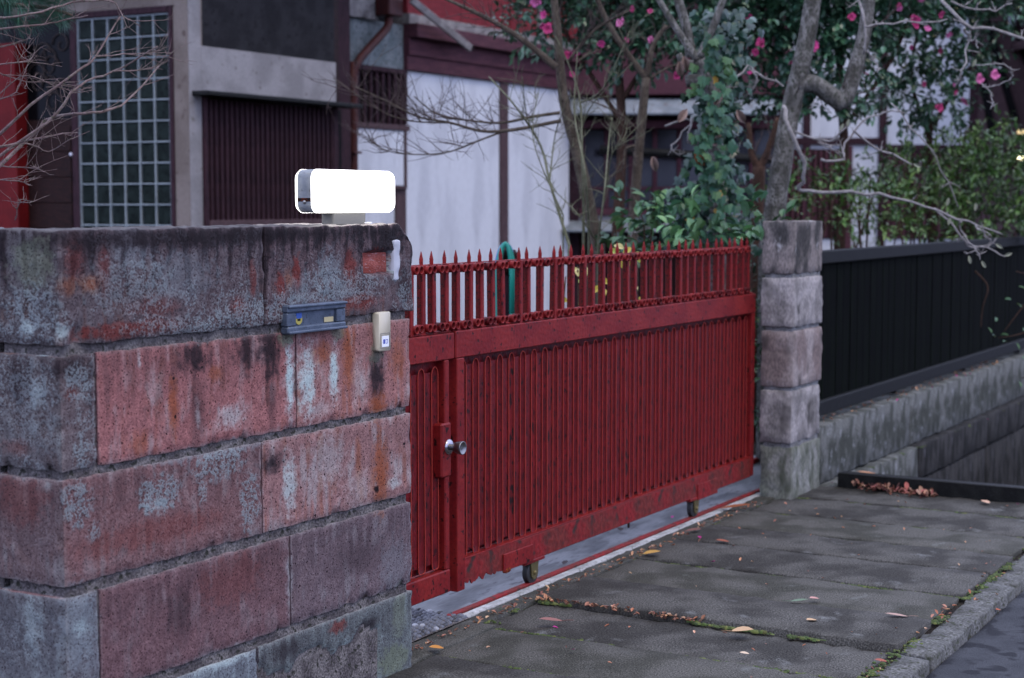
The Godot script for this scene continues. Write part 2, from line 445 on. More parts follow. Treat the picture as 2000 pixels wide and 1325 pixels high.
	var dims := {"paint": 0.62, "paint_worn": 0.75, "paint_dark": 0.8, "drive": 0.52, "drive_b": 0.52, "sill": 0.85, "yard": 0.68, "asphalt": 0.34, "kerb": 0.55, "concrete_old": 0.68, "concrete_dark": 0.7, "fence": 0.32, "fence_rail": 0.075, "plaster": 0.82, "plaster_grey": 0.62, "plaster_beige": 0.45, "plaster_worn": 0.62, "slate": 0.42, "wood_dark": 0.7, "wood_plum": 0.72, "wood_post": 0.7, "siding_red": 0.62, "red_wall": 0.42, "door_wood": 0.55, "tin": 1.0, "glass_block": 0.6, "block_joint": 0.85, "bark": 0.55, "bark_grey": 0.55, "bark_pale": 0.62, "bark_brown": 0.55, "twig": 0.6, "twig_green": 0.62, "twig_plum": 0.85, "pale_mortar": 0.62, "pillar_stone": 1.0, "pillar_red": 1.0, "pillar_dark": 1.0, "pillar_base": 0.95, "mortar": 0.8, "pale_wood": 0.62, "pipe_rust": 0.7, "soil": 0.6, "angle_iron": 0.45, "mail": 0.8, "lamp_box": 0.6}
	M.fence.metallic_specular = 0.12
	M.glass_block.metallic_specular = 0.15
	M.fence_rail.metallic_specular = 0.3
	for k in dims:
		var g := pow(dims[k], 1.0 / 2.2)
		M[k].albedo_color = Color(g, g, g)
	for k in ["slate", "wood_dark", "door_wood", "black"]:
		M[k].metallic_specular = 0.25
	M.plaster.albedo_color = Color(0.90, 0.915, 0.945)
	M.ivory.albedo_color = Color(0.70, 0.67, 0.58)
	M.lamp_foot.albedo_color = Color(0.45, 0.44, 0.40)

# ---------------------------------------------------------------- the print on the stones of the wall, in metres along and up the wall
var STONES := [
	# x0, x1, y0, y1, tone, dark, pale, pores, lichen, orange
	[2.893, 3.676, 1.158, 1.438, Color(0.42, 0.36, 0.365), 1.0, 0.25, 0.3, 0.75, 0.25],
	[3.679, 4.436, 1.160, 1.438, Color(0.43, 0.355, 0.36), 1.0, 0.2, 0.3, 0.65, 0.3],
	[2.893, 3.011, 0.850, 1.134, Color(0.47, 0.40, 0.40), 0.6, 0.3, 0.4, 0.7, 0.1],
	[3.014, 3.824, 0.850, 1.134, Color(0.66, 0.435, 0.425), 0.35, 0.5, 1.0, 0.0, 0.25],
	[3.826, 4.425, 0.850, 1.134, Color(0.67, 0.46, 0.445), 0.2, 0.6, 1.0, 0.0, 0.45],
	[2.893, 3.659, 0.566, 0.829, Color(0.54, 0.395, 0.39), 0.35, 0.4, 0.5, 0.15, 0.05],
	[3.661, 4.428, 0.566, 0.829, Color(0.64, 0.465, 0.455), 0.2, 0.6, 1.2, 0.0, 0.4],
	[2.893, 3.005, 0.272, 0.538, Color(0.47, 0.44, 0.455), 0.25, 0.4, 0.5, 0.3, 0.0],
	[3.008, 3.786, 0.272, 0.538, Color(0.50, 0.375, 0.38), 0.3, 0.3, 0.9, 0.03, 0.03],
	[3.788, 4.428, 0.272, 0.538, Color(0.49, 0.405, 0.415), 0.3, 0.3, 1.0, 0.03, 0.0],
	[2.893, 3.629, -0.15, 0.241, Color(0.52, 0.51, 0.53), 0.25, 0.5, 0.4, 0.2, 0.0],
	[3.633, 4.430, -0.15, 0.243, Color(0.46, 0.455, 0.455), 0.3, 0.4, 0.6, 0.2, 0.0],
]
# kind, x, y, half width, half height, strength: 0 white, 1 dark, 2 orange, 3 red, 4 grey, 5 lichen, 6 green grey
var STAINS := []

func stain(kind: int, px: float, py: float, rx: float, ry: float, k := 1.0) -> void:
	var d := at(px, py, 1.0) - eye
	var p := eye + d * (WALL_Z / d.z)
	var dx := at(px + rx, py, 1.0) - eye
	var qx := eye + dx * (WALL_Z / dx.z)
	var dy := at(px, py - ry, 1.0) - eye
	var qy := eye + dy * (WALL_Z / dy.z)
	STAINS.append([kind, p.x, p.y, absf(qx.x - p.x), absf(qy.y - p.y), k])

const TW := 1512
const TH := 1036
const TS := 560.0
const TX0 := 2.093
const TY0 := -0.1

func paint_wall() -> StandardMaterial3D:
	# top course
	stain(2, 176, 556, 26, 22, 0.8); stain(3, 140, 500, 22, 50, 0.5); stain(2, 130, 560, 26, 22, 0.5); stain(3, 200, 520, 14, 60, 0.5)
	stain(3, 545, 566, 12, 34, 0.9); stain(3, 576, 536, 9, 46, 0.9); stain(2, 560, 545, 10, 30, 0.4); stain(3, 682, 528, 15, 46, 0.8); stain(3, 460, 600, 18, 22, 0.8); stain(3, 490, 548, 7, 40, 0.6)
	stain(3, 250, 645, 120, 18, 0.8); stain(3, 300, 600, 60, 26, 0.4); stain(5, 480, 612, 64, 36, 1.0); stain(5, 330, 640, 90, 16, 0.8); stain(0, 118, 652, 20, 20, 0.8); stain(0, 52, 650, 22, 20, 0.7)
	stain(4, 250, 480, 50, 60, 0.6); stain(4, 640, 530, 26, 46, 0.7); stain(4, 660, 570, 40, 26, 0.6); stain(4, 350, 540, 70, 60, 0.5); stain(4, 590, 570, 30, 40, 0.5); stain(1, 420, 462, 430, 26, 0.9); stain(1, 760, 470, 40, 30, 0.9); stain(1, 785, 560, 18, 40, 0.7)
	stain(3, 700, 590, 40, 16, 0.8); stain(0, 770, 515, 9, 40, 1.0); stain(0, 763, 520, 6, 34, 0.5); stain(3, 735, 512, 30, 24, 1.0); stain(6, 60, 520, 50, 60, 0.6); stain(1, 235, 500, 8, 60, 0.5); stain(1, 515, 520, 5, 90, 0.7)
	# second course
	stain(5, 160, 885, 18, 44, 1.2); stain(5, 150, 750, 30, 44, 1.0); stain(3, 140, 770, 18, 18, 0.5); stain(1, 130, 720, 50, 24, 0.7)
	stain(1, 380, 700, 34, 34, 0.75); stain(1, 385, 800, 18, 90, 0.4); stain(1, 480, 690, 24, 50, 0.75); stain(1, 525, 680, 22, 70, 0.8); stain(1, 530, 780, 10, 70, 0.4); stain(2, 420, 730, 14, 20, 0.6); stain(2, 338, 800, 12, 70, 0.7); stain(2, 270, 870, 20, 30, 0.4); stain(0, 272, 706, 4, 24, 0.5); stain(0, 450, 815, 34, 28, 0.55); stain(0, 385, 815, 6, 40, 0.4); stain(0, 300, 760, 20, 40, 0.25)
	stain(0, 566, 740, 11, 96, 0.95); stain(0, 600, 740, 22, 80, 0.85); stain(2, 630, 690, 22, 26, 0.6); stain(0, 652, 730, 11, 64, 0.9); stain(6, 560, 660, 16, 18, 0.8); stain(6, 660, 650, 14, 16, 0.7); stain(2, 680, 700, 14, 80, 0.7); stain(1, 735, 735, 17, 58, 0.85); stain(6, 735, 690, 16, 24, 0.6); stain(2, 738, 795, 18, 30, 0.9); stain(2, 775, 700, 16, 50, 0.5); stain(0, 700, 740, 16, 60, 0.3); stain(0, 620, 800, 40, 24, 0.35)
	# third course
	stain(5, 150, 985, 30, 50, 1.1); stain(5, 312, 965, 42, 40, 1.2); stain(0, 310, 985, 34, 22, 0.7); stain(5, 425, 905, 56, 34, 1.1); stain(5, 488, 980, 22, 60, 1.0); stain(5, 395, 950, 10, 40, 0.9); stain(4, 420, 880, 120, 16, 0.6); stain(3, 300, 1040, 150, 30, 0.35); stain(5, 180, 1040, 16, 20, 0.9)
	stain(1, 532, 905, 22, 26, 0.8); stain(0, 565, 945, 16, 70, 0.7); stain(2, 742, 930, 18, 90, 0.8); stain(2, 700, 900, 8, 60, 0.4); stain(0, 640, 900, 40, 60, 0.35); stain(0, 770, 945, 16, 14, 0.6); stain(0, 700, 960, 30, 50, 0.3)
	# lower courses
	stain(4, 150, 1230, 40, 90, 0.8); stain(0, 158, 1228, 18, 20, 0.5); stain(0, 60, 1260, 26, 80, 0.4); stain(1, 350, 1200, 30, 60, 0.35); stain(3, 450, 1130, 60, 60, 0.3); stain(0, 565, 1140, 8, 80, 0.4); stain(1, 700, 1090, 60, 40, 0.3); stain(4, 770, 1110, 30, 60, 0.4)
	stain(0, 700, 1260, 40, 22, 0.9); stain(3, 660, 1225, 16, 14, 0.7); stain(1, 560, 1270, 50, 26, 0.5); stain(1, 720, 1220, 26, 14, 0.6); stain(6, 770, 1290, 34, 30, 0.8); stain(0, 430, 1290, 80, 22, 0.6); stain(6, 780, 1200, 14, 60, 0.5)
	# the return to the left
	stain(0, 70, 780, 20, 40, 0.5); stain(0, 40, 960, 20, 20, 0.4); stain(0, 90, 960, 12, 14, 0.4); stain(3, 30, 900, 40, 20, 0.3); stain(3, 40, 1000, 60, 60, 0.35); stain(1, 30, 760, 30, 50, 0.5)

	# single large pores
	for q in [[735, 955, 5, 8], [338, 740, 2, 3], [342, 815, 2, 4], [703, 800, 2, 3], [765, 905, 2, 2], [790, 868, 3, 3], [560, 890, 2, 2], [575, 1000, 2, 2], [480, 1235, 2, 2], [660, 745, 2, 2], [240, 745, 2, 2]]:
		stain(7, q[0], q[1], q[2], q[3], 0.9)
	# crust along the lower edge and on the return
	stain(5, 400, 640, 110, 26, 1.2); stain(5, 560, 600, 40, 40, 1.1); stain(5, 640, 560, 60, 40, 0.8); stain(5, 250, 560, 90, 60, 0.7); stain(5, 700, 560, 50, 40, 0.8); stain(5, 60, 610, 60, 50, 0.9); stain(5, 50, 760, 50, 60, 0.7); stain(5, 60, 850, 60, 60, 0.5); stain(5, 785, 580, 14, 40, 0.9)
	sort_stains()
	var nA := noise_bytes(TW, TH, 301, 0.011, 4)
	var nB := noise_bytes(TW, TH, 302, 0.05, 3)
	var nC := noise_bytes(TW, TH, 303, 0.30, 2)
	var nD := noise_bytes(TW, TH, 306, 0.14, 2)
	var nS := noise_bytes(TW, TH / 9 + 2, 304, 0.045, 4)
	var nP := noise_bytes(TW, TH, 305, 0.075, 1, FastNoiseLite.TYPE_CELLULAR)
	var out := PackedByteArray()
	out.resize(TW * TH * 3)
	var hgt := PackedByteArray()
	hgt.resize(TW * TH)
	hgt.fill(120)
	var tones := [Color(0.74, 0.745, 0.75), Color(0.155, 0.145, 0.15), Color(0.58, 0.32, 0.22), Color(0.46, 0.225, 0.20), Color(0.50, 0.49, 0.51), Color(0.72, 0.73, 0.74), Color(0.46, 0.46, 0.40), Color(0.09, 0.075, 0.08)]
	for j in TH:
		var y := TY0 + (TH - 1 - j) / TS
		var yy := minf(y, 1.437)
		for i in TW:
			var x := TX0 + i / TS
			var q := j * TW + i
			var s: Array = STONES[0]
			var row := 0 if yy > 1.147 else 2 if yy > 0.84 else 5 if yy > 0.552 else 7 if yy > 0.257 else 10
			var rows := 2 if row != 2 and row != 7 else 3
			s = STONES[row + rows - 1]
			for k in rows - 1:
				if x <= STONES[row + k][1] + 0.0015:
					s = STONES[row + k]
					break
			var a := nA[q] / 255.0
			var b := nB[q] / 255.0
			var c := nC[q] / 255.0
			var d := nD[q] / 255.0
			var st := nS[(j / 9) * TW + i] / 255.0
			var t = (s[3] - yy) / (s[3] - s[2])
			var col: Color = s[4]
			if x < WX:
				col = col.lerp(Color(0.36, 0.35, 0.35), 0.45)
			var lum := 0.82 + 0.22 * b + 0.36 * (c - 0.5) + 0.22 * (d - 0.5) + 0.14 * (st - 0.5)
			col = Color(col.r * lum, col.g * lum, col.b * lum)
			col = col.lerp(tones[2], 0.7 * s[9] * ss(0.52, 0.78, st) * ss(0.35, 0.65, a))
			col = col.lerp(tones[0], 0.75 * s[6] * ss(0.5, 0.8, 0.55 * a + 0.45 * (1.0 - st)) * (0.6 + 0.4 * b))
			col = col.lerp(tones[1], s[5] * 0.85 * ss(0.46, 0.72, st * 0.55 + b * 0.25 + a * 0.1 + 0.30 * (1.0 - t) - 0.12))
			var lich: float = s[8] * ss(0.42, 0.62, 1.0 - a + 0.1 * (t - 0.5)) * ss(0.49, 0.60, d * 0.40 + b * 0.32 + c * 0.28)
			if s[3] > 1.4: lich *= 0.3 + 0.9 * ss(0.1, 0.9, t)
			# stains with a place of their own
			var e := Color(0, 0, 0, 0)
			for z in near[j / 32 * 64 + i / 24]:
				var dx: float = (x - z[1]) / z[3]
				var dy: float = (y - z[2]) / z[4]
				var far := dx * dx + dy * dy
				if far > 2.6: continue
				var w := ss(0.05, 1.1 if z[0] < 3 else 0.75, 1.25 - sqrt(far) + (b - 0.5) * 0.8 + (st - 0.5) * 0.5 + (d - 0.5) * 0.35)
				if z[0] == 5:
					lich = maxf(lich, w * z[5] * ss(0.42, 0.54, d * 0.4 + b * 0.3 + c * 0.3))
					continue
				var tc: Color = tones[z[0]]
				var l2 := 0.85 + 0.25 * c + 0.1 * (d - 0.5)
				col = col.lerp(Color(tc.r * l2, tc.g * l2, tc.b * l2), w * z[5])
			lich = minf(lich, 1.0)
			var lt := 0.78 + 0.40 * (c - 0.3)
			col = col.lerp(Color(0.61 * lt, 0.605 * lt, 0.62 * lt), lich * 0.8)
			# worn pale arrises and a dark line in the upright joints
			var edge := minf(minf(yy - s[2], s[3] - yy), minf(x - s[0] if x > WX else 1.0, s[1] - x))
			if edge < 0.012 and y < 1.438:
				col = col.lerp(Color(0.66, 0.60, 0.60), (1.0 - edge / 0.012) * 0.4 * (0.4 + b) * (1.0 - s[5] * 0.6))
			if x > WX + 0.01 and minf(x - s[0], s[1] - x) < 0.0026 and y < 1.438:
				col = Color(col.r * 0.66, col.g * 0.64, col.b * 0.66)
			var low := 0.0
			if nP[q] / 255.0 + (c - 0.5) * 0.10 < s[7] * (0.015 + 0.115 * ss(0.45, 0.85, d)):
				low = 1.0
				col = Color(col.r * 0.30, col.g * 0.27, col.b * 0.28)
			elif c + (d - 0.5) * 0.3 < 0.17 + 0.06 * s[5]:
				low = 0.4
				col = Color(col.r * 0.50, col.g * 0.48, col.b * 0.52)
			if y > 1.438:
				col = col.lerp(Color(0.40, 0.38, 0.37), 0.6)
			col = Color((col.r + (col.r - 0.42) * 0.20) * 0.80, (col.g + (col.g - 0.42) * 0.30) * 0.86, (col.b + (col.b - 0.42) * 0.25) * 0.855)
			out[q * 3] = clampi(int(col.r * 255.0), 0, 255)
			out[q * 3 + 1] = clampi(int(col.g * 255.0), 0, 255)
			out[q * 3 + 2] = clampi(int(col.b * 255.0), 0, 255)
			hgt[q] = clampi(int(70.0 + 55.0 * b + 45.0 * c + 30.0 * d + lich * 40.0 - low * 70.0), 0, 255)
	var m := StandardMaterial3D.new()
	m.albedo_texture = ImageTexture.create_from_image(Image.create_from_data(TW, TH, false, Image.FORMAT_RGB8, out))
	m.roughness = 0.92
	m.metallic_specular = 0.35
	m.heightmap_enabled = true
	m.heightmap_scale = 0.45
	m.heightmap_texture = ImageTexture.create_from_image(Image.create_from_data(TW, TH, false, Image.FORMAT_L8, hgt))
	return m

var near := []
func sort_stains() -> void:
	near.resize(64 * 34)
	for n in near.size():
		near[n] = []
	for z in STAINS:
		var i0 := clampi(int((z[1] - z[3] * 1.65 - TX0) * TS / 24.0), 0, 63)
		var i1 := clampi(int((z[1] + z[3] * 1.65 - TX0) * TS / 24.0), 0, 63)
		var j0 := clampi(int((TH - 1 - (z[2] + z[4] * 1.65 - TY0) * TS) / 32.0), 0, 33)
		var j1 := clampi(int((TH - 1 - (z[2] - z[4] * 1.65 - TY0) * TS) / 32.0), 0, 33)
		for j in range(j0, j1 + 1):
			for i in range(i0, i1 + 1):
				near[j * 64 + i].append(z)

func wall_uv(p: Vector3, ax: int, s: int) -> Vector2:
	var u := p.x
	var v := p.y
	if ax == 0 and s == 0: u = p.x + (p.z - WALL_Z)
	elif ax == 0: u = p.x - (p.z - WALL_Z)
	elif ax == 1: v = p.y - (p.z - WALL_Z) * (1.0 if s == 1 else 0.0)
	return Vector2((u - TX0) * TS / TW, 1.0 - (v - TY0) * TS / TH)

func _ready() -> void:
	rng.seed = 4711
	# ------------------------------------------------------------ camera, sky, sun, exposure
	var cam := Camera3D.new()
	cam.name = "camera"
	add_child(cam)
	cam.position = eye
	cam.rotation_degrees = Vector3(-4.6665, -60.1386, 0)
	cam.fov = 23.238
	cam.near = 0.1
	cam.far = 400.0
	var att := CameraAttributesPhysical.new()
	att.frustum_focal_length = 58.36
	att.frustum_near = 0.1
	att.frustum_far = 400.0
	att.frustum_focus_distance = 5.3
	att.exposure_aperture = 3.5
	cam.attributes = att
	cam.fov = 23.238
	cam.current = true
	var env := Environment.new()
	env.background_mode = Environment.BG_SKY
	var sky := ProceduralSkyMaterial.new()
	sky.sky_top_color = Color(0.825, 0.86, 1.0)
	sky.sky_horizon_color = Color(0.60, 0.645, 0.83)
	sky.sky_curve = 0.35
	sky.sky_energy_multiplier = 1.2
	sky.ground_horizon_color = Color(0.42, 0.44, 0.50)
	sky.ground_bottom_color = Color(0.30, 0.31, 0.34)
	sky.sun_angle_max = 0.0
	env.sky = Sky.new()
	env.sky.sky_material = sky
	env.tonemap_mode = Environment.TONE_MAPPER_LINEAR
	env.tonemap_exposure = 2.15
	env.sdfgi_enabled = true
	env.ssao_enabled = true
	env.ssil_enabled = true
	var we := WorldEnvironment.new()
	we.name = "world_environment"
	we.environment = env
	add_child(we)
	var sun := DirectionalLight3D.new()
	sun.name = "sun"
	sun.light_color = Color(1.0, 0.95, 0.90)
	sun.light_energy = 0.22
	sun.light_angular_distance = 25.0
	sun.shadow_enabled = true
	sun.rotation_degrees = Vector3(-58, -28, 0)
	add_child(sun)

	make_materials()
	build_ground()
	build_house()
	build_far_house()
	build_wall()
	build_pillar_and_fence()
	build_gate()
	build_fittings()
	build_plants()
	build_litter()

# ---------------------------------------------------------------- ground
func build_ground() -> void:
	struct("ground", ground_sheet(Vector3(-60, 0, -80), Vector3(90, 0, 60), -1.06, 20.0, 0.0, 1), M.soil)
	struct("road", ground_sheet(Vector3(-12, 0, -1.47), Vector3(30, 0, 12), -0.055, 0.5, 0.012, 5), M.asphalt)
	# yard behind the gate and the strip of concrete that carries the rail
	struct("yard", ground_sheet(Vector3(2.5, 0, -9.0), Vector3(9.3, 0, -3.10), -0.004, 0.4, 0.006, 7), M.yard)
	struct("garden_bed", ground_sheet(Vector3(9.25, 0, -4.1), Vector3(40, 0, -3.12), 0.0, 0.5, 0.04, 15), M.soil)
	struct("garden_soil", ground_sheet(Vector3(7.6, 0, -40.0), Vector3(40, 0, -4.05), 0.02, 0.5, 0.05, 9), M.soil)
	struct("gate_sill", box_mesh(Vector3(3.45, 0.3, 0.040), 0.006), M.sill, Vector3(6.74, -0.1465, -3.1045))
	struct("edge_strip", rock(Vector3(4.30, -0.2, -3.0835), Vector3(8.1, -0.001, -3.004), 0.04, 0.006, 0.005, 19), M.drive_b)
	struct("edge_strip", rock(Vector3(4.30, -0.2, -3.06), Vector3(4.99, 0.002, -2.932), 0.04, 0.006, 0.005, 21), M.drive_b)
	# the crossing: long slabs from the sill to the kerb
	var cross := struct("driveway", ground_sheet(Vector3(2.0, 0, -3.02), Vector3(8.42, 0, -1.575), -0.024, 1.0, 0.0, 3), M.soil)
	var xs := [2.83, 3.27, 3.70, 4.14, 4.575, 4.985, 5.402, 5.836, 6.272, 6.704, 7.104, 7.545, 8.03, 8.40]
	for i in xs.size() - 1:
		var n := 16
		var w: float = xs[i + 1] - xs[i]
		var tilt := (rng.randf() - 0.5) * 0.012
		var lift := (rng.randf() - 0.5) * 0.012
		if i == 5: lift = -0.012
		if i == 6: lift = 0.010
		var z0 := -2.93 if xs[i] < 4.4 else -3.0
		if xs[i] > 7.5: z0 = -2.99
		var gap := 0.006 if i != 6 else 0.012
		var m := rock(Vector3(xs[i] + gap, -0.12, z0 + rng.randf() * 0.012), Vector3(xs[i + 1] - 0.005, 0.0, -1.597 - rng.randf() * 0.02), 0.05, 0.009, 0.004, 400 + i, func(q: Vector3, _p: Vector3) -> Vector3:
			return q + Vector3(0, lift + tilt * (q.x - xs[i] - w * 0.5) / w, 0))
		piece("slab", m, M.drive if i % 3 != 1 else M.drive_b, cross)
	var kerb := struct("kerb", box_mesh(Vector3(16, 0.3, 0.06), 0.01), M.kerb, Vector3(6, -0.22, -1.53))
	for i in 12:
		var x0 := 1.2 + i * 0.6
		piece("kerb_stone", rock(Vector3(x0 - 6 + 0.003, -0.03, -0.058), Vector3(x0 - 6 + 0.597, 0.212, 0.058), 0.05, 0.018, 0.008, 450 + i), M.kerb, kerb)
	# sunken drive beyond the steel edging
	struct("lower_drive", ground_sheet(Vector3(8.45, 0, -2.9), Vector3(22, 0, -1.47), -0.95, 0.6, 0.02, 13), M.drive_b)
	struct("lower_drive_side", box_mesh(Vector3(0.10, 1.2, 1.5), 0.01), M.concrete_dark, Vector3(8.475, -0.615, -2.25))

# ---------------------------------------------------------------- the wall of tuff blocks
func build_wall() -> void:
	var mat := paint_wall()
	var t := thing("block_wall", "weathered pink and grey stone block wall with white lamp and letter slot", "wall")
	piece("mortar", box_mesh(Vector3(1.51, 1.27, 0.205), 0.01), M.mortar, t, Vector3(3.664, 0.535, -3.0305))
	piece("mortar", box_mesh(Vector3(0.20, 1.27, 1.90), 0.01), M.mortar, t, Vector3(3.002, 0.533, -4.10))
	for i in STONES.size():
		var s: Array = STONES[i]
		var top := i < 2
		var proud := 0.006 if top else 0.0
		var back := -3.165
		var a := Vector3(s[0], s[2], back)
		var b := Vector3(s[1], s[3], WALL_Z + proud)
		if i == 2 or i == 7:
			a.z = -3.42
		if i == 1 or i == 4 or i == 6 or i == 9 or i == 11:
			b.x += (rng.randf() - 0.5) * 0.006
		var carve = null
		if i == 1:
			carve = func(q: Vector3, p: Vector3) -> Vector3:
				# broken upper corner
				var d := (q.x - 4.354) / 0.082 + (q.y - 1.366) / 0.073 - 1.0
				if d > 0.0:
					var cut := Vector3(1.0 / 0.082, 1.0 / 0.073, 0).normalized()
					q -= cut * d * 0.054
				# shallow pocket where a piece of render fell out
				if p.x > 4.162 and p.x < 4.318 and p.y > 1.284 and p.y < 1.356 and p.z > WALL_Z - 0.02:
					q.z -= 0.034
				return q
		elif i == 0:
			carve = func(q: Vector3, p: Vector3) -> Vector3:
				# bite out of the lower edge
				var d := Vector2((p.x - 2.945) / 0.035, (p.y - 1.178) / 0.04).length()
				if p.z > WALL_Z - 0.02 and d < 1.0: q.z -= 0.014 * (1.0 - d * d)
				return q
		elif i == 11:
			carve = func(q: Vector3, p: Vector3) -> Vector3:
				var n := sin(p.x * 23.0) * 0.02 + sin(p.x * 61.0) * 0.008
				if p.z > WALL_Z - 0.02 and p.y < 0.165 + n and p.x < 4.25: q.z -= 0.012
				return q
		var m := rock(a, b, 0.011 if i == 1 else 0.014, 0.006 if top else 0.004, 0.004 if top else 0.0025, 500 + i, carve, wall_uv, 0.0035)
		piece("stone_block", m, mat, t)
	piece("red_brick", rock(Vector3(4.165, 1.286, WALL_Z - 0.05), Vector3(4.312, 1.352, WALL_Z - 0.010), 0.02, 0.006, 0.004, 590), M.red_brick, t)
	piece("white_render", rock(Vector3(4.322, 1.262, WALL_Z - 0.01), Vector3(4.354, 1.385, WALL_Z + 0.0115), 0.008, 0.006, 0.012, 591), M.white_render, t)
	# stones of the return, behind the corner
	var ys := [[1.158, 1.438, -3.168], [0.850, 1.134, -3.425], [0.566, 0.829, -3.168], [0.272, 0.538, -3.425], [-0.15, 0.241, -3.168]]
	for k in ys.size():
		var z: float = ys[k][2]
		while z > -5.0:
			var z1 := maxf(z - 0.78, -5.05)
			piece("stone_block", rock(Vector3(2.893, ys[k][0], z1 + 0.003), Vector3(3.13, ys[k][1], z), 0.03, 0.008, 0.005, 530 + k + int(-z * 10), null, wall_uv, 0.0035), mat, t)
			z = z1

# ---------------------------------------------------------------- gate pillar, fence, retaining wall
func build_pillar_and_fence() -> void:
	var t := thing("gate_pillar", "narrow grey stone pillar of five stacked blocks beside the red gate", "pillar", Vector3(7.94, 0, -2.912))
	piece("mortar", rock(Vector3(0.012, -0.2, -0.16), Vector3(0.425, 1.40, -0.012), 0.04, 0.008, 0.006, 600), M.pale_mortar, t)
	var yy := [-0.12, 0.272, 0.562, 0.868, 1.138, 1.425]
	var mats := [M.pillar_base, M.pillar_stone, M.pillar_red, M.pillar_stone, M.pillar_dark]
	for i in 5:
		var j := (rng.randf() - 0.5) * 0.012
		piece("stone_block", rock(Vector3(j - 0.002, yy[i] + 0.010, -0.175), Vector3(0.432 + j, yy[i + 1] - 0.010, (rng.randf() - 0.5) * 0.008), 0.018, 0.007, 0.003, 610 + i, null, null, 0.004), mats[i], t)
	var r := thing("retaining_wall", "low stepped grey concrete wall under the dark fence", "wall", Vector3(8.37, 0, -2.92))
	for k in 4:
		var x0 := k * 1.7 if k else 0.0
		var x1 := (k + 1) * 1.7 - 0.006
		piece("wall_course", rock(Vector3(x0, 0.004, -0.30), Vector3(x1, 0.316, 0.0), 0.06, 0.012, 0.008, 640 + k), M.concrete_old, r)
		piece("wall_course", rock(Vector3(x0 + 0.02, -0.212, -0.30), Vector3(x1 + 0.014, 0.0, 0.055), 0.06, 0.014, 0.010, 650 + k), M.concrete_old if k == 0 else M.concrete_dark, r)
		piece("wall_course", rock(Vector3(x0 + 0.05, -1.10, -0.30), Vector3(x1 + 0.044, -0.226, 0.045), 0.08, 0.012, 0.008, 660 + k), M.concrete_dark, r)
	var f := thing("board_fence", "black green board fence standing on the low concrete wall", "fence", Vector3(8.40, 0, -3.0))
	var x := 0.0
	while x < 6.0:
		slab("board", Vector3(x + 0.002, 0.40, -0.022 - rng.randf() * 0.004), Vector3(x + 0.118, 1.20, -0.004 - rng.randf() * 0.004), M.fence, f, 0.003)
		x += 0.12
	slab("top_rail", Vector3(-0.02, 1.178, -0.04), Vector3(6.05, 1.25, 0.022), M.fence_rail, f, 0.006)
	slab("bottom_rail", Vector3(-0.02, 0.352, -0.03), Vector3(6.05, 0.432, 0.024), M.fence_rail, f, 0.006)
	for k in 4:
		slab("post", Vector3(0.02 + k * 1.66, 0.30, -0.075), Vector3(0.075 + k * 1.66, 1.17, -0.032), M.fence, f)
	var e := thing("steel_edging", "dark steel angle lying along the drop at the end of the crossing", "edging", Vector3(8.40, 0, -2.82))
	slab("upright_leaf", Vector3(-0.012, -0.02, 0.0), Vector3(0.014, 0.078, 1.25), M.angle_iron, e, 0.003)
	slab("flat_leaf", Vector3(0.0145, 0.064, 0.0), Vector3(0.075, 0.0765, 1.25), M.angle_iron, e, 0.003)

# ---------------------------------------------------------------- gate
func flute_mesh(y0: float, y1: float) -> Array:
	var st := begin(true)
	var w0 := 0.0205
	var dp := 0.0065
	var levels := []   # y, half width, depth
	for k in 7:
		var t := float(k) / 6.0
		levels.append([y0 + 0.030 * t * t, w0 * sqrt(1.0 - (1.0 - t) * (1.0 - t)) + 0.002, dp * pow(t, 1.2)])
	levels.append([(y0 + y1) * 0.5, w0, dp])
	for k in 7:
		var t := float(k) / 6.0
		levels.append([y1 - 0.034 * (1.0 - t), w0 * sqrt(maxf(0.0, 1.0 - t * t)) + 0.0005, dp * sqrt(maxf(0.0, 1.0 - t * t * 0.6))])
	var seg := 8
	for i in levels.size() - 1:
		for k in seg:
			var a := PI * k / seg
			var b := PI * (k + 1) / seg
			var l: Array = levels[i]
			var u: Array = levels[i + 1]
			quad(st, Vector3(-cos(a) * l[1], l[0], -sin(a) * l[2]), Vector3(-cos(b) * l[1], l[0], -sin(b) * l[2]), Vector3(-cos(b) * u[1], u[0], -sin(b) * u[2]), Vector3(-cos(a) * u[1], u[0], -sin(a) * u[2]))
	var rim := []
	for l in levels: rim.append(Vector3(-l[1], l[0], 0.001))
	for i in levels.size(): rim.append(Vector3(levels[levels.size() - 1 - i][1], levels[levels.size() - 1 - i][0], 0.001))
	var rs := begin(true)
	add_tube(rs, rim, 0.0019, 0.0019, 5)
	return [done(st), done(rs)]

func add_flutes(pair: Array, home: Node3D, n: int, x0: float, dy: float) -> void:
	var gap := box_mesh(Vector3(0.0472, 0.690, 0.002), 0.0004)
	for i in n:
		var x := x0 + i * 0.0886
		var f := piece("flute", pair[0], M.paint_chip if rng.randf() < 0.12 else M.paint_dark, home, Vector3(x, dy, 0.004))
		piece("rim", pair[1], M.paint_edge, f)
		if i < n - 1:
			piece("flute_gap", gap, M.paint_chip if rng.randf() < 0.12 else M.paint_dark, home, Vector3(x + 0.0443, 0.571 + dy, 0.0012))

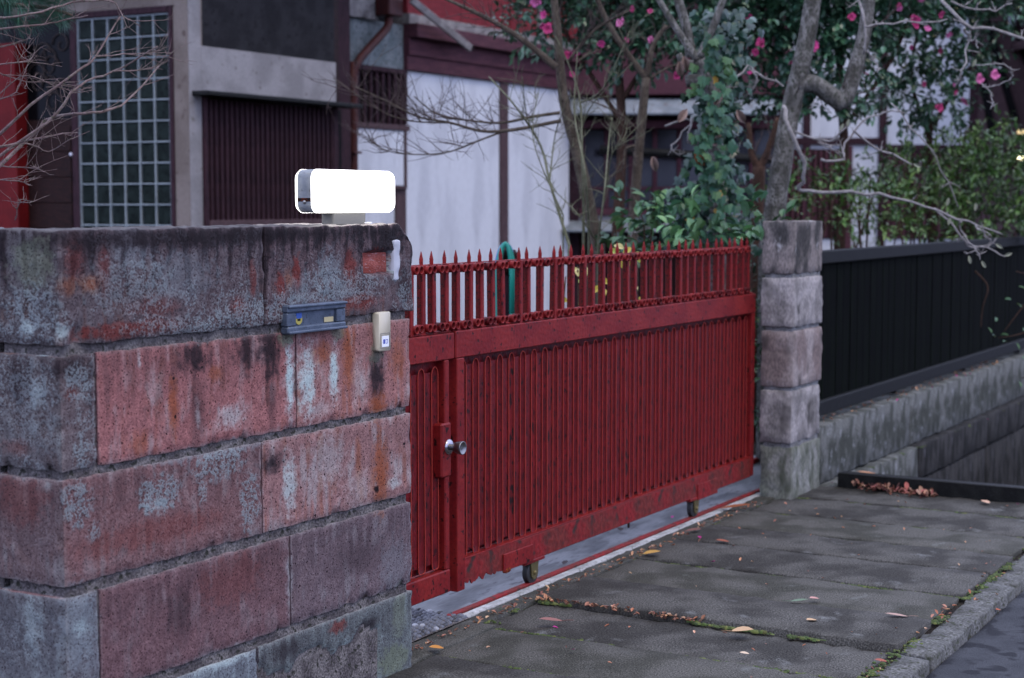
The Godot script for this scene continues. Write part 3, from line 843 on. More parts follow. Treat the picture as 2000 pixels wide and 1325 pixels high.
func picket_mesh(y0: float, y1: float, tip: float) -> ArrayMesh:
	var st := begin()
	add_box(st, Vector3(0, (y0 + y1) * 0.5, 0.010), Vector3(0.022, y1 - y0, 0.007), 0.003)
	# flat spear head
	var lv := [[y1 - 0.006, 0.0105, 0.008], [y1 + 0.022, 0.0125, 0.0085], [tip + 0.003, 0.0014, 0.0012]]
	for i in 2:
		var l: Array = lv[i]
		var u: Array = lv[i + 1]
		var c := [Vector3(-l[1], l[0], 0), Vector3(0, l[0], l[2]), Vector3(l[1], l[0], 0), Vector3(0, l[0], -l[2])]
		var d := [Vector3(-u[1], u[0], 0), Vector3(0, u[0], u[2]), Vector3(u[1], u[0], 0), Vector3(0, u[0], -u[2])]
		for k in 4:
			quad(st, c[k], c[(k + 1) % 4], d[(k + 1) % 4], d[k])
	return done(st)

func ring_mesh() -> ArrayMesh:
	var st := begin(true)
	add_lathe(st, [Vector2(0.0105, -0.012), Vector2(0.0105, 0.012), Vector2(0.013, 0.0135), Vector2(0.0153, 0.012), Vector2(0.0153, -0.012), Vector2(0.013, -0.0135), Vector2(0.0105, -0.012)], 14)
	return done(st)

# a flat plate whose lower edge is eaten away by rust
func eaten_plate(x0: float, x1: float, y0: float, y1: float, th: float, bite: float, seed_: int) -> ArrayMesh:
	var n := FastNoiseLite.new()
	n.seed = seed_; n.frequency = 30.0; n.fractal_octaves = 4
	var o := PackedVector2Array()
	var k := 60
	for i in k + 1:
		var x := lerpf(x0, x1, float(i) / k)
		var w := ss(x1 + 0.02, x0 + (x1 - x0) * 0.3, x) if bite > 0.0 else 0.0
		o.append(Vector2(x, y0 + maxf(0.0, bite * w * (0.55 + n.get_noise_1d(x)))))
	o.append(Vector2(x1, y1))
	o.append(Vector2(x0, y1))
	var st := begin()
	add_prism(st, o, 0.0, th)
	return done(st)

func build_gate() -> void:
	var flute := flute_mesh(0.204, 0.934)
	var picket := picket_mesh(1.043, 1.288, 1.334)
	var web := box_mesh(Vector3(0.0195, 0.240, 0.0195), 0.002)
	var ring := ring_mesh()
	var spikes := [4.565, 4.652, 4.739, 4.825, 4.907, 4.985, 5.057, 5.143, 5.236, 5.327, 5.415, 5.509, 5.591, 5.679, 5.774, 5.861, 5.948, 6.04, 6.127, 6.219, 6.31, 6.395, 6.484, 6.568, 6.657, 6.743, 6.83, 6.92, 7.011, 7.099, 7.19, 7.277, 7.366, 7.451, 7.536, 7.617, 7.699, 7.783, 7.871]
	var door := thing("gate_door", "short red metal gate leaf with a round steel knob beside the wall", "gate", Vector3(4.5, 0, GATE_Z))
	var gate := thing("sliding_gate", "wide rusty red metal sliding gate with fluted panel and spiked top", "gate", Vector3(5.02, 0, GATE_Z))
	for i in spikes.size():
		var x: float = spikes[i]
		var home: Node3D = door if x < 5.02 else gate
		var ox := 4.5 if x < 5.02 else 5.02
		var pk := piece("picket", picket, M.paint, home, Vector3(x - ox, 0, 0), Vector3((rng.randf() - 0.5) * 0.02, rng.randfn() * 0.03, (rng.randf() - 0.5) * 0.022))
		piece("web", web, M.paint_web_shaded, pk, Vector3(0, 1.164, -0.0035))
		if i == 0: continue
		var mid: float = (spikes[i - 1] + x) * 0.5
		var home2: Node3D = door if mid < 5.0 else gate
		var o2 := 4.5 if mid < 5.0 else 5.02
		for s in [-1, 1]:
			piece("ring", ring, M.paint_dark if rng.randf() < 0.2 else M.paint, home2, Vector3(mid - o2 + s * 0.0153, 1.2715 + (rng.randf() - 0.5) * 0.003, 0.013))
			piece("ring", ring, M.paint_dark if rng.randf() < 0.2 else M.paint, home2, Vector3(mid - o2 + s * 0.0153, 1.0665 + (rng.randf() - 0.5) * 0.003, 0.013))
	# --- sliding leaf
	slab("spike_bar", Vector3(-0.0, 1.2865, -0.012), Vector3(2.885, 1.290, 0.006), M.paint, gate, 0.0015)
	slab("top_rail", Vector3(0.0, 0.947, -0.03), Vector3(2.911, 1.046, 0.026), M.paint, gate, 0.004)
	slab("top_lip", Vector3(0.0, 1.0463, -0.026), Vector3(2.90, 1.053, 0.014), M.paint_worn, gate, 0.002)
	slab("stile", Vector3(0.003, 0.093, -0.02), Vector3(0.055, 0.9465, 0.028), M.paint, gate, 0.003)
	slab("stile", Vector3(2.868, 0.106, -0.03), Vector3(2.911, 0.9465, 0.024), M.paint, gate, 0.003)
	var plate := piece("bottom_rail", eaten_plate(0.056, 0.44, 0.104, 0.204, 0.006, 0.022, 71), M.paint_worn, gate, Vector3(0, 0, 0.020))
	piece("rusted_hole", box_mesh(Vector3(0.38, 0.05, 0.012), 0.004), M.rust, plate, Vector3(0.245, 0.172, -0.014))
	slab("bottom_rail", Vector3(0.44, 0.104, -0.03), Vector3(2.868, 0.204, 0.026), M.paint_worn, gate, 0.004)
	slab("bottom_ledge", Vector3(0.056, 0.2043, -0.03), Vector3(2.868, 0.2085, 0.026), M.paint, gate, 0.0015)
	slab("patch_plate", Vector3(0.33, 0.105, 0.0264), Vector3(0.56, 0.172, 0.034), M.paint, gate, 0.002)
	slab("patch_plate", Vector3(2.18, 0.09, 0.0264), Vector3(2.42, 0.166, 0.032), M.paint_worn, gate, 0.002)
	piece("rust_patch", rock(Vector3(0.325, 0.096, 0.024), Vector3(0.385, 0.116, 0.036), 0.008, 0.006, 0.006, 77), M.rust_hot, gate)
	slab("back_sheet", Vector3(0.056, 0.21, -0.0135), Vector3(2.868, 0.9455, -0.0115), M.paint_dark, gate, 0.0005)
	add_flutes(flute, gate, 32, 0.0815, 0.0)
	for wx in [0.594, 2.19]:
		var wheel := Node3D.new()
		wheel.name = "roller" if wx < 1.0 else "roller_001"
		gate.add_child(wheel)
		wheel.position = Vector3(wx, 0.05, 0)
		var st := begin(true)
		add_lathe(st, [Vector2(0.001, -0.013), Vector2(0.042, -0.013), Vector2(0.047, -0.009), Vector2(0.039, 0.0), Vector2(0.047, 0.009), Vector2(0.042, 0.013), Vector2(0.001, 0.013)], 22)
		piece("wheel", done(st), M.rubber, wheel)
		for s in [-1, 1]:
			var b2 := begin()
			add_prism(b2, PackedVector2Array([Vector2(-0.030, 0.058), Vector2(-0.022, -0.012), Vector2(-0.008, -0.026), Vector2(0.010, -0.026), Vector2(0.024, -0.010), Vector2(0.036, 0.058)]), -0.002, 0.002)
			piece("fork_plate", done(b2), M.brass if s > 0 else M.rust, wheel, Vector3(0, 0, s * 0.018))
		var st2 := begin(true)
		add_lathe(st2, [Vector2(0.009, 0.0), Vector2(0.009, 0.004), Vector2(0.005, 0.007), Vector2(0.0005, 0.008)], 10)
		piece("axle_nut", done(st2), M.brass, wheel, Vector3(0, 0.0, 0.020))
		piece("mount_plate", box_mesh(Vector3(0.16, 0.014, 0.05), 0.003), M.paint, wheel, Vector3(-0.01, 0.050, 0.004))
	# --- door leaf
	slab("spike_bar", Vector3(0.0, 1.2865, -0.012), Vector3(0.515, 1.290, 0.006), M.paint, door, 0.0015)
	slab("top_rail", Vector3(0.0, 0.947, -0.03), Vector3(0.514, 1.042, 0.024), M.paint, door, 0.004)
	slab("top_lip", Vector3(0.0, 1.0423, -0.026), Vector3(0.51, 1.050, 0.012), M.paint_worn, door, 0.002)
	slab("bottom_rail", Vector3(0.0, 0.104, -0.03), Vector3(0.4785, 0.188, 0.026), M.paint, door, 0.004)
	slab("stile", Vector3(0.446, 0.1885, -0.025), Vector3(0.478, 0.9465, 0.024), M.paint, door, 0.004)
	slab("stile", Vector3(0.0, 0.1885, -0.025), Vector3(0.032, 0.9465, 0.024), M.paint, door, 0.004)
	slab("meeting_strip", Vector3(0.490, 0.11, -0.034), Vector3(0.506, 0.9465, -0.012), M.paint_dark, door, 0.002)
	slab("back_sheet", Vector3(0.033, 0.192, -0.0135), Vector3(0.446, 0.9455, -0.0115), M.paint_dark, door, 0.0005)
	add_flutes(flute, door, 5, 0.055, -0.008)
	slab("lock_box", Vector3(0.414, 0.527, -0.02), Vector3(0.4805, 0.722, 0.031), M.paint, door, 0.006)
	var kn := Node3D.new()
	kn.name = "door_knob"
	door.add_child(kn)
	kn.position = Vector3(0.462, 0.635, 0.031)
	var r1 := begin(true)
	add_lathe(r1, [Vector2(0.0005, 0.011), Vector2(0.016, 0.010), Vector2(0.024, 0.006), Vector2(0.0285, 0.002), Vector2(0.0285, -0.001)], 28)
	piece("rosette", done(r1), M.steel, kn)
	var r2 := begin(true)
	add_lathe(r2, [Vector2(0.0005, 0.054), Vector2(0.014, 0.052), Vector2(0.0205, 0.0585), Vector2(0.0235, 0.060), Vector2(0.0245, 0.057), Vector2(0.0225, 0.040), Vector2(0.018, 0.026), Vector2(0.012, 0.019), Vector2(0.0115, 0.010)], 28)
	piece("grip", done(r2), M.steel_dull, kn)
	# rail on the ground
	var rail := thing("gate_rail", "red painted steel rail on the ground under the sliding gate", "rail", Vector3(0, 0, GATE_Z))
	slab("rail_bar", Vector3(5.0, -0.01, -0.014), Vector3(8.9, 0.010, 0.014), M.paint_worn, rail, 0.003)
	var rail2 := thing("stop_rail", "short red steel stop bar on the ground behind the gate end", "rail", Vector3(0, 0, -3.52))
	slab("rail_bar", Vector3(8.15, -0.01, -0.014), Vector3(9.2, 0.022, 0.014), M.paint_worn, rail2, 0.003)


# ---------------------------------------------------------------- lamp, letter slot, bell
func build_fittings() -> void:
	var lamp := thing("wall_lamp", "lit white box lamp with rounded corners standing on the stone wall", "lamp", Vector3(4.207, 1.540, -3.008))
	var st := begin(true)
	add_prism(st, round_rect(0.4365, 0.1298, 0.0275, 6), -0.026, 0.026)
	piece("housing", done(st), M.lamp_box, lamp)
	var glow := StandardMaterial3D.new()
	glow.albedo_color = Color(0.9, 0.9, 0.92)
	glow.roughness = 0.3
	glow.emission_enabled = true
	glow.emission = Color(1.0, 0.985, 0.97)
	glow.emission_energy_multiplier = 2.6
	for s in [1, -1]:
		var d := begin(true)
		var o := round_rect(0.438, 0.131, 0.028, 6)
		var o2 := round_rect(0.424, 0.118, 0.024, 6)
		var n := o.size()
		for i in n:
			var a := Vector3(o[i].x, o[i].y, 0.0)
			var b := Vector3(o[(i + 1) % n].x, o[(i + 1) % n].y, 0.0)
			var c := Vector3(o2[(i + 1) % n].x, o2[(i + 1) % n].y, 0.011)
			var e := Vector3(o2[i].x, o2[i].y, 0.011)
			quad(d, a, b, c, e)
			tri(d, e, Vector3(0, 0, 0.013), c)
		piece("light_panel", done(d), glow, lamp, Vector3(0, 0, 0.0265 * s), Vector3(0, 0.0 if s > 0 else PI, 0))
		var al := AreaLight3D.new()
		al.name = "panel_light"
		al.area_size = Vector2(0.42, 0.115)
		al.light_color = Color(1.0, 0.985, 0.97)
		al.light_energy = 0.25
		al.light_specular = 0.2
		al.shadow_enabled = true
		lamp.add_child(al, true)
		al.position = Vector3(0, 0, 0.046 * s)
		al.rotation = Vector3(0, PI if s > 0 else 0.0, 0)
	piece("seam", box_mesh(Vector3(0.0035, 0.011, 0.050), 0.001), M.rust, lamp, Vector3(-0.2175, -0.026, 0))
	var sc := begin(true)
	add_lathe(sc, [Vector2(0.0055, 0.0), Vector2(0.0055, 0.003), Vector2(0.0003, 0.005)], 12)
	piece("screw", done(sc), M.steel_dull, lamp, Vector3(-0.2185, -0.033, 0.002), Vector3(0, -PI / 2, 0))
	piece("foot", box_mesh(Vector3(0.172, 0.042, 0.046), 0.003), M.lamp_foot, lamp, Vector3(-0.016, -0.083, 0.0))
	piece("cable_clip", box_mesh(Vector3(0.03, 0.008, 0.012), 0.002), M.white_label, lamp, Vector3(0.072, -0.099, 0.03))

	var mail := thing("letter_slot", "blue grey metal letter slot with two stickers let into the wall", "letter slot", Vector3(3.898, 1.170, WALL_Z + 0.013))
	for s in [-1, 1]:
		slab("frame_bar", Vector3(-0.142, s * 0.031 - 0.011, -0.016), Vector3(0.142, s * 0.031 + 0.011, 0.014), M.mail, mail, 0.004)
		slab("frame_rib", Vector3(-0.1425, s * 0.037 - 0.004, 0.010), Vector3(0.1425, s * 0.037 + 0.004, 0.020), M.mail, mail, 0.003)
		slab("frame_end", Vector3(s * 0.121 - 0.021, -0.0195, -0.016), Vector3(s * 0.121 + 0.021, 0.0195, 0.011), M.mail, mail, 0.003)
	piece("flap", box_mesh(Vector3(0.198, 0.042, 0.004), 0.001), M.mail, mail, Vector3(0, 0, -0.001), Vector3(0.04, 0, 0))
	var stick := piece("round_sticker", disc_mesh(0.016), M.sticker_yellow, mail, Vector3(-0.078, -0.001, 0.0018))
	piece("blue_half", box_mesh(Vector3(0.026, 0.016, 0.001), 0.0003), M.sticker_blue, stick, Vector3(0, 0.010, 0.0016))
	piece("dark_print", box_mesh(Vector3(0.014, 0.006, 0.001), 0.0003), M.black, stick, Vector3(0, -0.002, 0.0016))
	piece("pale_sticker", box_mesh(Vector3(0.046, 0.015, 0.001), 0.0003), M.sticker_pale, mail, Vector3(0.068, -0.010, 0.0022))

	var bell := thing("door_bell", "ivory door bell plate with a small blue printed label", "door bell", Vector3(4.250, 1.105, WALL_Z + 0.008))
	var bs := begin(true)
	add_prism(bs, round_rect(0.064, 0.122, 0.008, 4), -0.01, 0.014)
	var body := piece("body", done(bs), M.ivory, bell)
	body.set_meta("label", "ivory plate")
	piece("button_frame", frame_mesh(0.050, 0.046, 0.0016), M.ivory_line, bell, Vector3(0.001, -0.028, 0.0150))
	slab("button_top_line", Vector3(-0.022, -0.0110, 0.0142), Vector3(0.024, -0.0098, 0.0152), M.ivory_line, bell, 0.0002)
	piece("label_card", box_mesh(Vector3(0.038, 0.034, 0.0012), 0.0003), M.white_label, bell, Vector3(0.002, -0.031, 0.0150))
	piece("bell_mark", box_mesh(Vector3(0.0085, 0.014, 0.001), 0.0002), M.blue_mark, bell, Vector3(-0.006, -0.031, 0.0160))
	piece("bell_mark", frame_mesh(0.010, 0.012, 0.0013), M.blue_mark, bell, Vector3(0.0085, -0.031, 0.0160))

func disc_mesh(r: float) -> ArrayMesh:
	var st := begin()
	add_lathe(st, [Vector2(0.0001, 0.0012), Vector2(r, 0.0012), Vector2(r, 0.0)], 18)
	return done(st)

func frame_mesh(w: float, h: float, t: float) -> ArrayMesh:
	var st := begin()
	add_box(st, Vector3(0, h * 0.5, 0), Vector3(w, t, 0.001), 0.0002)
	add_box(st, Vector3(0, -h * 0.5, 0), Vector3(w, t, 0.001), 0.0002)
	add_box(st, Vector3(-w * 0.5, 0, 0), Vector3(t, h - t, 0.001), 0.0002)
	add_box(st, Vector3(w * 0.5, 0, 0), Vector3(t, h - t, 0.001), 0.0002)
	return done(st)

# ---------------------------------------------------------------- the house behind the gate
func build_house() -> void:
	var h := thing("house", "old white plastered house with dark lattice windows and glass block panel", "house", Vector3(0, 0, 0))
	var X := 9.421
	# west face: plaster round the glass blocks, door, red wall
	slab("plaster_wall", Vector3(X, -0.3, -8.291), Vector3(X + 0.16, 3.9, -8.15), M.plaster_beige, h, 0.003)
	slab("plaster_wall", Vector3(X + 0.002, 2.962, -9.95), Vector3(X + 0.16, 3.9, -8.292), M.plaster_beige, h, 0.003)
	slab("door_post", Vector3(X - 0.01, -0.3, -8.332), Vector3(X + 0.12, 2.96, -8.2925), M.wood_dark, h, 0.003)
	slab("door_post", Vector3(X - 0.01, -0.3, -9.32), Vector3(X + 0.12, 2.96, -9.252), M.wood_dark, h, 0.003)
	slab("lintel", Vector3(X - 0.012, 2.915, -9.8), Vector3(X + 0.12, 2.9615, -8.333), M.wood_dark, h, 0.003)
	var gb := slab("block_window", Vector3(X + 0.07, -0.1, -9.250), Vector3(X + 0.10, 2.914, -8.334), M.black, h, 0.003)
	var cell := 0.1527
	var yb := 2.905
	for i in 7:
		var z := -8.334 - i * cell
		piece("joint", box_mesh(Vector3(0.05, 3.0, 0.011), 0.002), M.block_joint, gb, Vector3(-0.060, 0.0, z + 8.792 - 0.003 if i == 0 else z + 8.792))
	var brick := begin()
	add_box(brick, Vector3.ZERO, Vector3(0.055, 0.145, 0.142), 0.012)
	var bm := done(brick)
	for j in 20:
		var y := yb - j * 0.1563
		piece("joint", box_mesh(Vector3(0.049, 0.011, 0.905), 0.002), M.block_joint, gb, Vector3(-0.059, y - 1.407, 0.0))
		for i in 6:
			piece("glass_block", bm, M.glass_block, gb, Vector3(-0.0485, y - 0.078 - 1.407, -8.334 - (i + 0.5) * cell + 8.792))
	var dr := slab("entrance_door", Vector3(X + 0.05, -0.3, -9.86), Vector3(X + 0.09, 2.16, -9.3205), M.door_wood, h, 0.003)
	for j in 8:
		piece("plank", box_mesh(Vector3(0.012, 0.196, 0.46), 0.004), M.door_wood, dr, Vector3(-0.0255, 1.13 - j * 0.2 - 0.05, -0.02))
	var ks := begin(true)
	add_lathe(ks, [Vector2(0.0005, 0.05), Vector2(0.02, 0.045), Vector2(0.026, 0.03), Vector2(0.012, 0.012), Vector2(0.024, 0.0)], 16)
	piece("knob", done(ks), M.steel, dr, Vector3(-0.02, 0.95, 0.235), Vector3(0, -PI / 2, 0))
	slab("door_glass", Vector3(X + 0.06, 2.1605, -9.86), Vector3(X + 0.075, 2.91, -9.3205), M.glass_dark, h, 0.003)
	# wrought curls on the door glass
	for i in 9:
		var cs := begin(true)
		var pts := []
		var cz := rng.randf_range(-9.78, -9.42)
		var cy := rng.randf_range(2.25, 2.8)
		var dir := 1.0 if rng.randf() < 0.5 else -1.0
		for k in 16:
			var a := k * 0.5
			var r := 0.10 - k * 0.0055
			pts.append(Vector3(X + 0.05, cy + sin(a) * r, cz + dir * cos(a) * r))
		add_tube(cs, pts, 0.005, 0.004, 5)
		piece("curl", done(cs), M.curl, h)
	slab("red_wall", Vector3(X - 0.06, -0.3, -12.0), Vector3(X + 0.2, 2.76, -9.862), M.red_wall, h, 0.003)
	# front bay
	slab("plaster_wall", Vector3(X + 0.1605, -0.3, -8.30), Vector3(9.556, 2.30, -8.152), M.plaster_grey, h, 0.003)
	slab("corner_face", Vector3(X + 0.001, -0.3, -8.1495), Vector3(9.5565, 3.9, -8.143), M.plaster_grey, h, 0.002)
	var pp := slab("plaster_panel", Vector3(9.557, 2.335, -8.30), Vector3(11.25, 2.672, -8.142), M.plaster_grey, h, 0.003)
	pp.set_meta("label", "clean grey plaster band over the lattice")
	slab("slate_panel", Vector3(9.557, 2.6725, -8.30), Vector3(11.262, 3.9, -8.165), M.slate, h, 0.003)
	slab("hood", Vector3(9.45, 2.300, -8.165), Vector3(11.43, 2.334, -7.99), M.angle_iron, h, 0.006)
	var lw := slab("lattice_window", Vector3(9.5575, 1.33, -8.31), Vector3(11.5, 2.2995, -8.27), M.black, h, 0.003)
	for i in 27:
		piece("slat", box_mesh(Vector3(0.030, 0.93, 0.035), 0.004), M.wood_dark, lw, Vector3(9.610 + i * 0.0612 - 10.529, 0.01, 0.125))
	piece("frame", box_mesh(Vector3(0.045, 0.968, 0.06), 0.004), M.wood_dark, lw, Vector3(-0.949, 0, 0.14))
	piece("frame", box_mesh(Vector3(1.88, 0.05, 0.06), 0.004), M.wood_post, lw, Vector3(0.02, -0.459, 0.14))
	piece("frame", box_mesh(Vector3(0.07, 0.918, 0.05), 0.004), M.wood_dark, lw, Vector3(11.245 - 10.529, 0.025, 0.125))
	slab("plaster_wall", Vector3(9.557, -0.3, -8.30), Vector3(11.5, 1.3295, -8.155), M.plaster_grey, h, 0.003)
	slab("board_recess", Vector3(11.2505, -0.3, -8.44), Vector3(11.70, 3.9, -8.315), M.wood_dark, h, 0.003)
	slab("corner_post", Vector3(11.27, 2.335, -8.3145), Vector3(11.40, 3.9, -8.22), M.door_wood, h, 0.003)
	# rain pipe with its slanting offset
	var pipe := begin(true)
	var pz := -8.36
	add_tube(pipe, smooth_path([Vector3(11.80, -0.2, pz), Vector3(11.80, 2.50, pz), Vector3(11.805, 2.62, pz), Vector3(11.90, 2.76, pz), Vector3(12.25, 3.01, pz), Vector3(12.34, 3.09, pz), Vector3(12.36, 3.2, pz), Vector3(12.36, 3.6, pz)], 3), 0.038, 0.038, 12)
	var pm := piece("rain_pipe", done(pipe), M.pipe_rust, h)
	piece("bracket", box_mesh(Vector3(0.12, 0.02, 0.10), 0.004), M.pipe_rust, pm, Vector3(11.80, 1.95, pz))
	piece("rain_head", box_mesh(Vector3(0.22, 0.16, 0.16), 0.012), M.pipe_rust, pm, Vector3(12.36, 3.25, pz))
	# small lattice window and boxed panel
	slab("plaster_wall", Vector3(11.60, 2.735, -8.62), Vector3(12.80, 3.14, -8.50), M.plaster_worn, h, 0.004)
	piece("torn_sheet", rock(Vector3(11.42, 3.135, -8.46), Vector3(12.3, 3.5, -8.44), 0.05, 0.008, 0.03, 700), M.pale_wood, h)
	var w2 := slab("lattice_window", Vector3(12.0005, 2.19, -8.62), Vector3(12.83, 2.7345, -8.58), M.black, h, 0.003)
	for i in 8:
		piece("slat", box_mesh(Vector3(0.036, 0.5, 0.03), 0.004), M.wood_dark, w2, Vector3(-0.335 + i * 0.097, 0.0, 0.09))
	piece("frame", box_mesh(Vector3(0.83, 0.045, 0.06), 0.004), M.wood_dark, w2, Vector3(0, 0.25, 0.095))
	piece("frame", box_mesh(Vector3(0.85, 0.05, 0.10), 0.004), M.wood_post, w2, Vector3(0, -0.262, 0.095))
	piece("frame", box_mesh(Vector3(0.045, 0.455, 0.05), 0.004), M.wood_dark, w2, Vector3(0.39, 0.0, 0.10))
	slab("plaster_panel", Vector3(12.0005, 1.672, -8.56), Vector3(12.752, 2.17, -8.47), M.plaster, h, 0.003)
	slab("panel_edge", Vector3(12.7525, 1.64, -8.58), Vector3(12.795, 2.185, -8.46), M.wood_post, h, 0.003)
	slab("panel_edge", Vector3(12.0, 1.64, -8.58), Vector3(12.752, 1.6715, -8.46), M.wood_post, h, 0.003)
	slab("plaster_wall", Vector3(11.60, -0.3, -8.65), Vector3(12.655, 1.6395, -8.51), M.plaster, h, 0.003)
	slab("post", Vector3(12.6555, -0.3, -8.65), Vector3(12.80, 1.6395, -8.49), M.wood_post, h, 0.003)
	slab("plaster_wall", Vector3(12.8305, -0.3, -8.65), Vector3(14.545, 2.735, -8.50), M.plaster, h, 0.003)
	slab("post", Vector3(14.5455, -0.3, -8.65), Vector3(14.70, 2.735, -8.48), M.wood_post, h, 0.003)
	slab("plaster_wall", Vector3(14.7005, -0.3, -8.65), Vector3(16.06, 2.735, -8.50), M.plaster, h, 0.003)
	slab("post", Vector3(12.8005, -0.3, -8.65), Vector3(12.83, 2.735, -8.495), M.wood_post, h, 0.003)
	# plum boards over the white wall
	slab("fascia_board", Vector3(12.81, 2.7355, -8.66), Vector3(19.5, 2.87, -8.46), M.wood_plum, h, 0.004)
	slab("fascia_board", Vector3(12.81, 2.8705, -8.66), Vector3(19.5, 3.03, -8.44), M.wood_plum, h, 0.004)
	slab("fascia_board", Vector3(12.81, 3.0305, -8.66), Vector3(19.5, 3.155, -8.35), M.wood_plum, h, 0.004)
	slab("pale_band", Vector3(12.81, 3.1555, -8.66), Vector3(19.5, 3.25, -8.44), M.pale_wood, h, 0.004)
	for k in 4:
		slab("siding", Vector3(12.81 + k * 0.95, 3.2505, -8.66), Vector3(12.81 + k * 0.95 + 0.93, 4.4, -8.46 - (k % 2) * 0.01), M.siding_red, h, 0.004)
	slab("post", Vector3(15.25, 3.2505, -8.458), Vector3(15.38, 4.4, -8.42), M.pale_wood, h, 0.003)
	slab("upper_wall", Vector3(16.6, 3.2505, -8.66), Vector3(19.5, 5.0, -8.46), M.wood_plum, h, 0.004)
	var plank := slab("loose_plank", Vector3(-0.58, -0.035, -0.015), Vector3(0.58, 0.035, 0.015), M.pale_wood, h, 0.006)
	plank.position = Vector3(13.02, 3.15, -8.22)
	plank.rotation = Vector3(0.15, 0.0, -0.30)
	# back of the house so that no light leaks
	slab("rear_wall", Vector3(X + 0.162, -0.3, -14.0), Vector3(19.5, 5.2, -8.70), M.slate, h, 0.01)
	slab("roof", Vector3(X - 0.5, 3.9005, -14.2), Vector3(12.6, 4.1, -7.7), M.slate, h, 0.02)
	# the wing with the tin hood, turned towards the street
	var g := atan(1856.0 * cos(atan(263.0 / 3222.0)) / 3222.0)
	var b := Basis(Vector3(sin(g), 0, cos(g)), Vector3.UP, Vector3(-cos(g), 0, sin(g)))
	var o := Vector3(cos(g), 0, -sin(g)) * 18.2
	var w := thing("veranda", "dark timber veranda with a tin hood joined to the white house", "house wing")
	w.transform = Transform3D(b, o)
	slab("back_wall", Vector3(0.50, -0.3, -0.50), Vector3(3.05, 3.4, -0.35), M.wood_dark, w, 0.003)
	slab("side_post", Vector3(0.62, -0.3, -0.349), Vector3(0.74, 2.34, -0.10), M.wood_dark, w, 0.003)
	slab("beam", Vector3(0.60, 2.335, -0.349), Vector3(3.05, 2.42, 0.0), M.wood_plum, w, 0.004)
	var hood := slab("tin_hood", Vector3(-1.12, -0.012, -0.20), Vector3(1.12, 0.012, 0.20), M.tin, w, 0.004)
	hood.position = Vector3(1.76, 2.56, 0.10)
	hood.rotation = Vector3(0.46, 0, 0)
	slab("fascia_board", Vector3(0.2, 2.70, -0.349), Vector3(3.05, 3.2, 0.0), M.wood_plum, w, 0.004)
	slab("upper_wall", Vector3(0.2, 3.2005, -0.349), Vector3(3.05, 4.6, -0.06), M.wood_dark, w, 0.004)
	var win := slab("window", Vector3(0.745, 1.46, -0.33), Vector3(3.0, 2.334, -0.30), M.glass_veranda, w, 0.003)
	for i in 9:
		piece("mullion", box_mesh(Vector3(0.05, 0.87, 0.04), 0.004), M.wood_plum, win, Vector3(-1.09 + i * 0.27, 0, 0.04))
	piece("rail", box_mesh(Vector3(2.22, 0.04, 0.03), 0.004), M.wood_plum, win, Vector3(0, -0.22, 0.035))
	piece("curtain", box_mesh(Vector3(0.9, 0.5, 0.01), 0.002), M.plaster_grey, win, Vector3(-0.45, -0.1, -0.025))
	slab("sill_board", Vector3(0.745, 1.38, -0.349), Vector3(3.0, 1.459, -0.08), M.wood_plum, w, 0.004)
	slab("plaster_band", Vector3(0.745, 1.29, -0.349), Vector3(3.0, 1.379, -0.12), M.plaster_grey, w, 0.003)
	var aw := slab("tin_awning", Vector3(-1.3, -0.01, -0.17), Vector3(1.3, 0.01, 0.17), M.tin, w, 0.003)
	aw.position = Vector3(1.85, 1.26, 0.08)
	aw.rotation = Vector3(0.30, 0, 0)
	slab("red_board", Vector3(2.2, 1.20, 0.10), Vector3(2.95, 1.245, 0.22), M.siding_red, w, 0.004)
	slab("dark_opening", Vector3(0.745, -0.3, -0.349), Vector3(3.0, 1.1, -0.25), M.door_wood, w, 0.004)
	var pole := thing("laundry_pole", "dark round pole hung level under the tin hood of the house", "pole")
	var ps := begin(true)
	add_tube(ps, [o + b * Vector3(0.95, 2.09, 0.25), o + b * Vector3(2.9, 1.98, 0.25)], 0.045, 0.045, 10)
	piece("pole_bar", done(ps), M.angle_iron, pole)

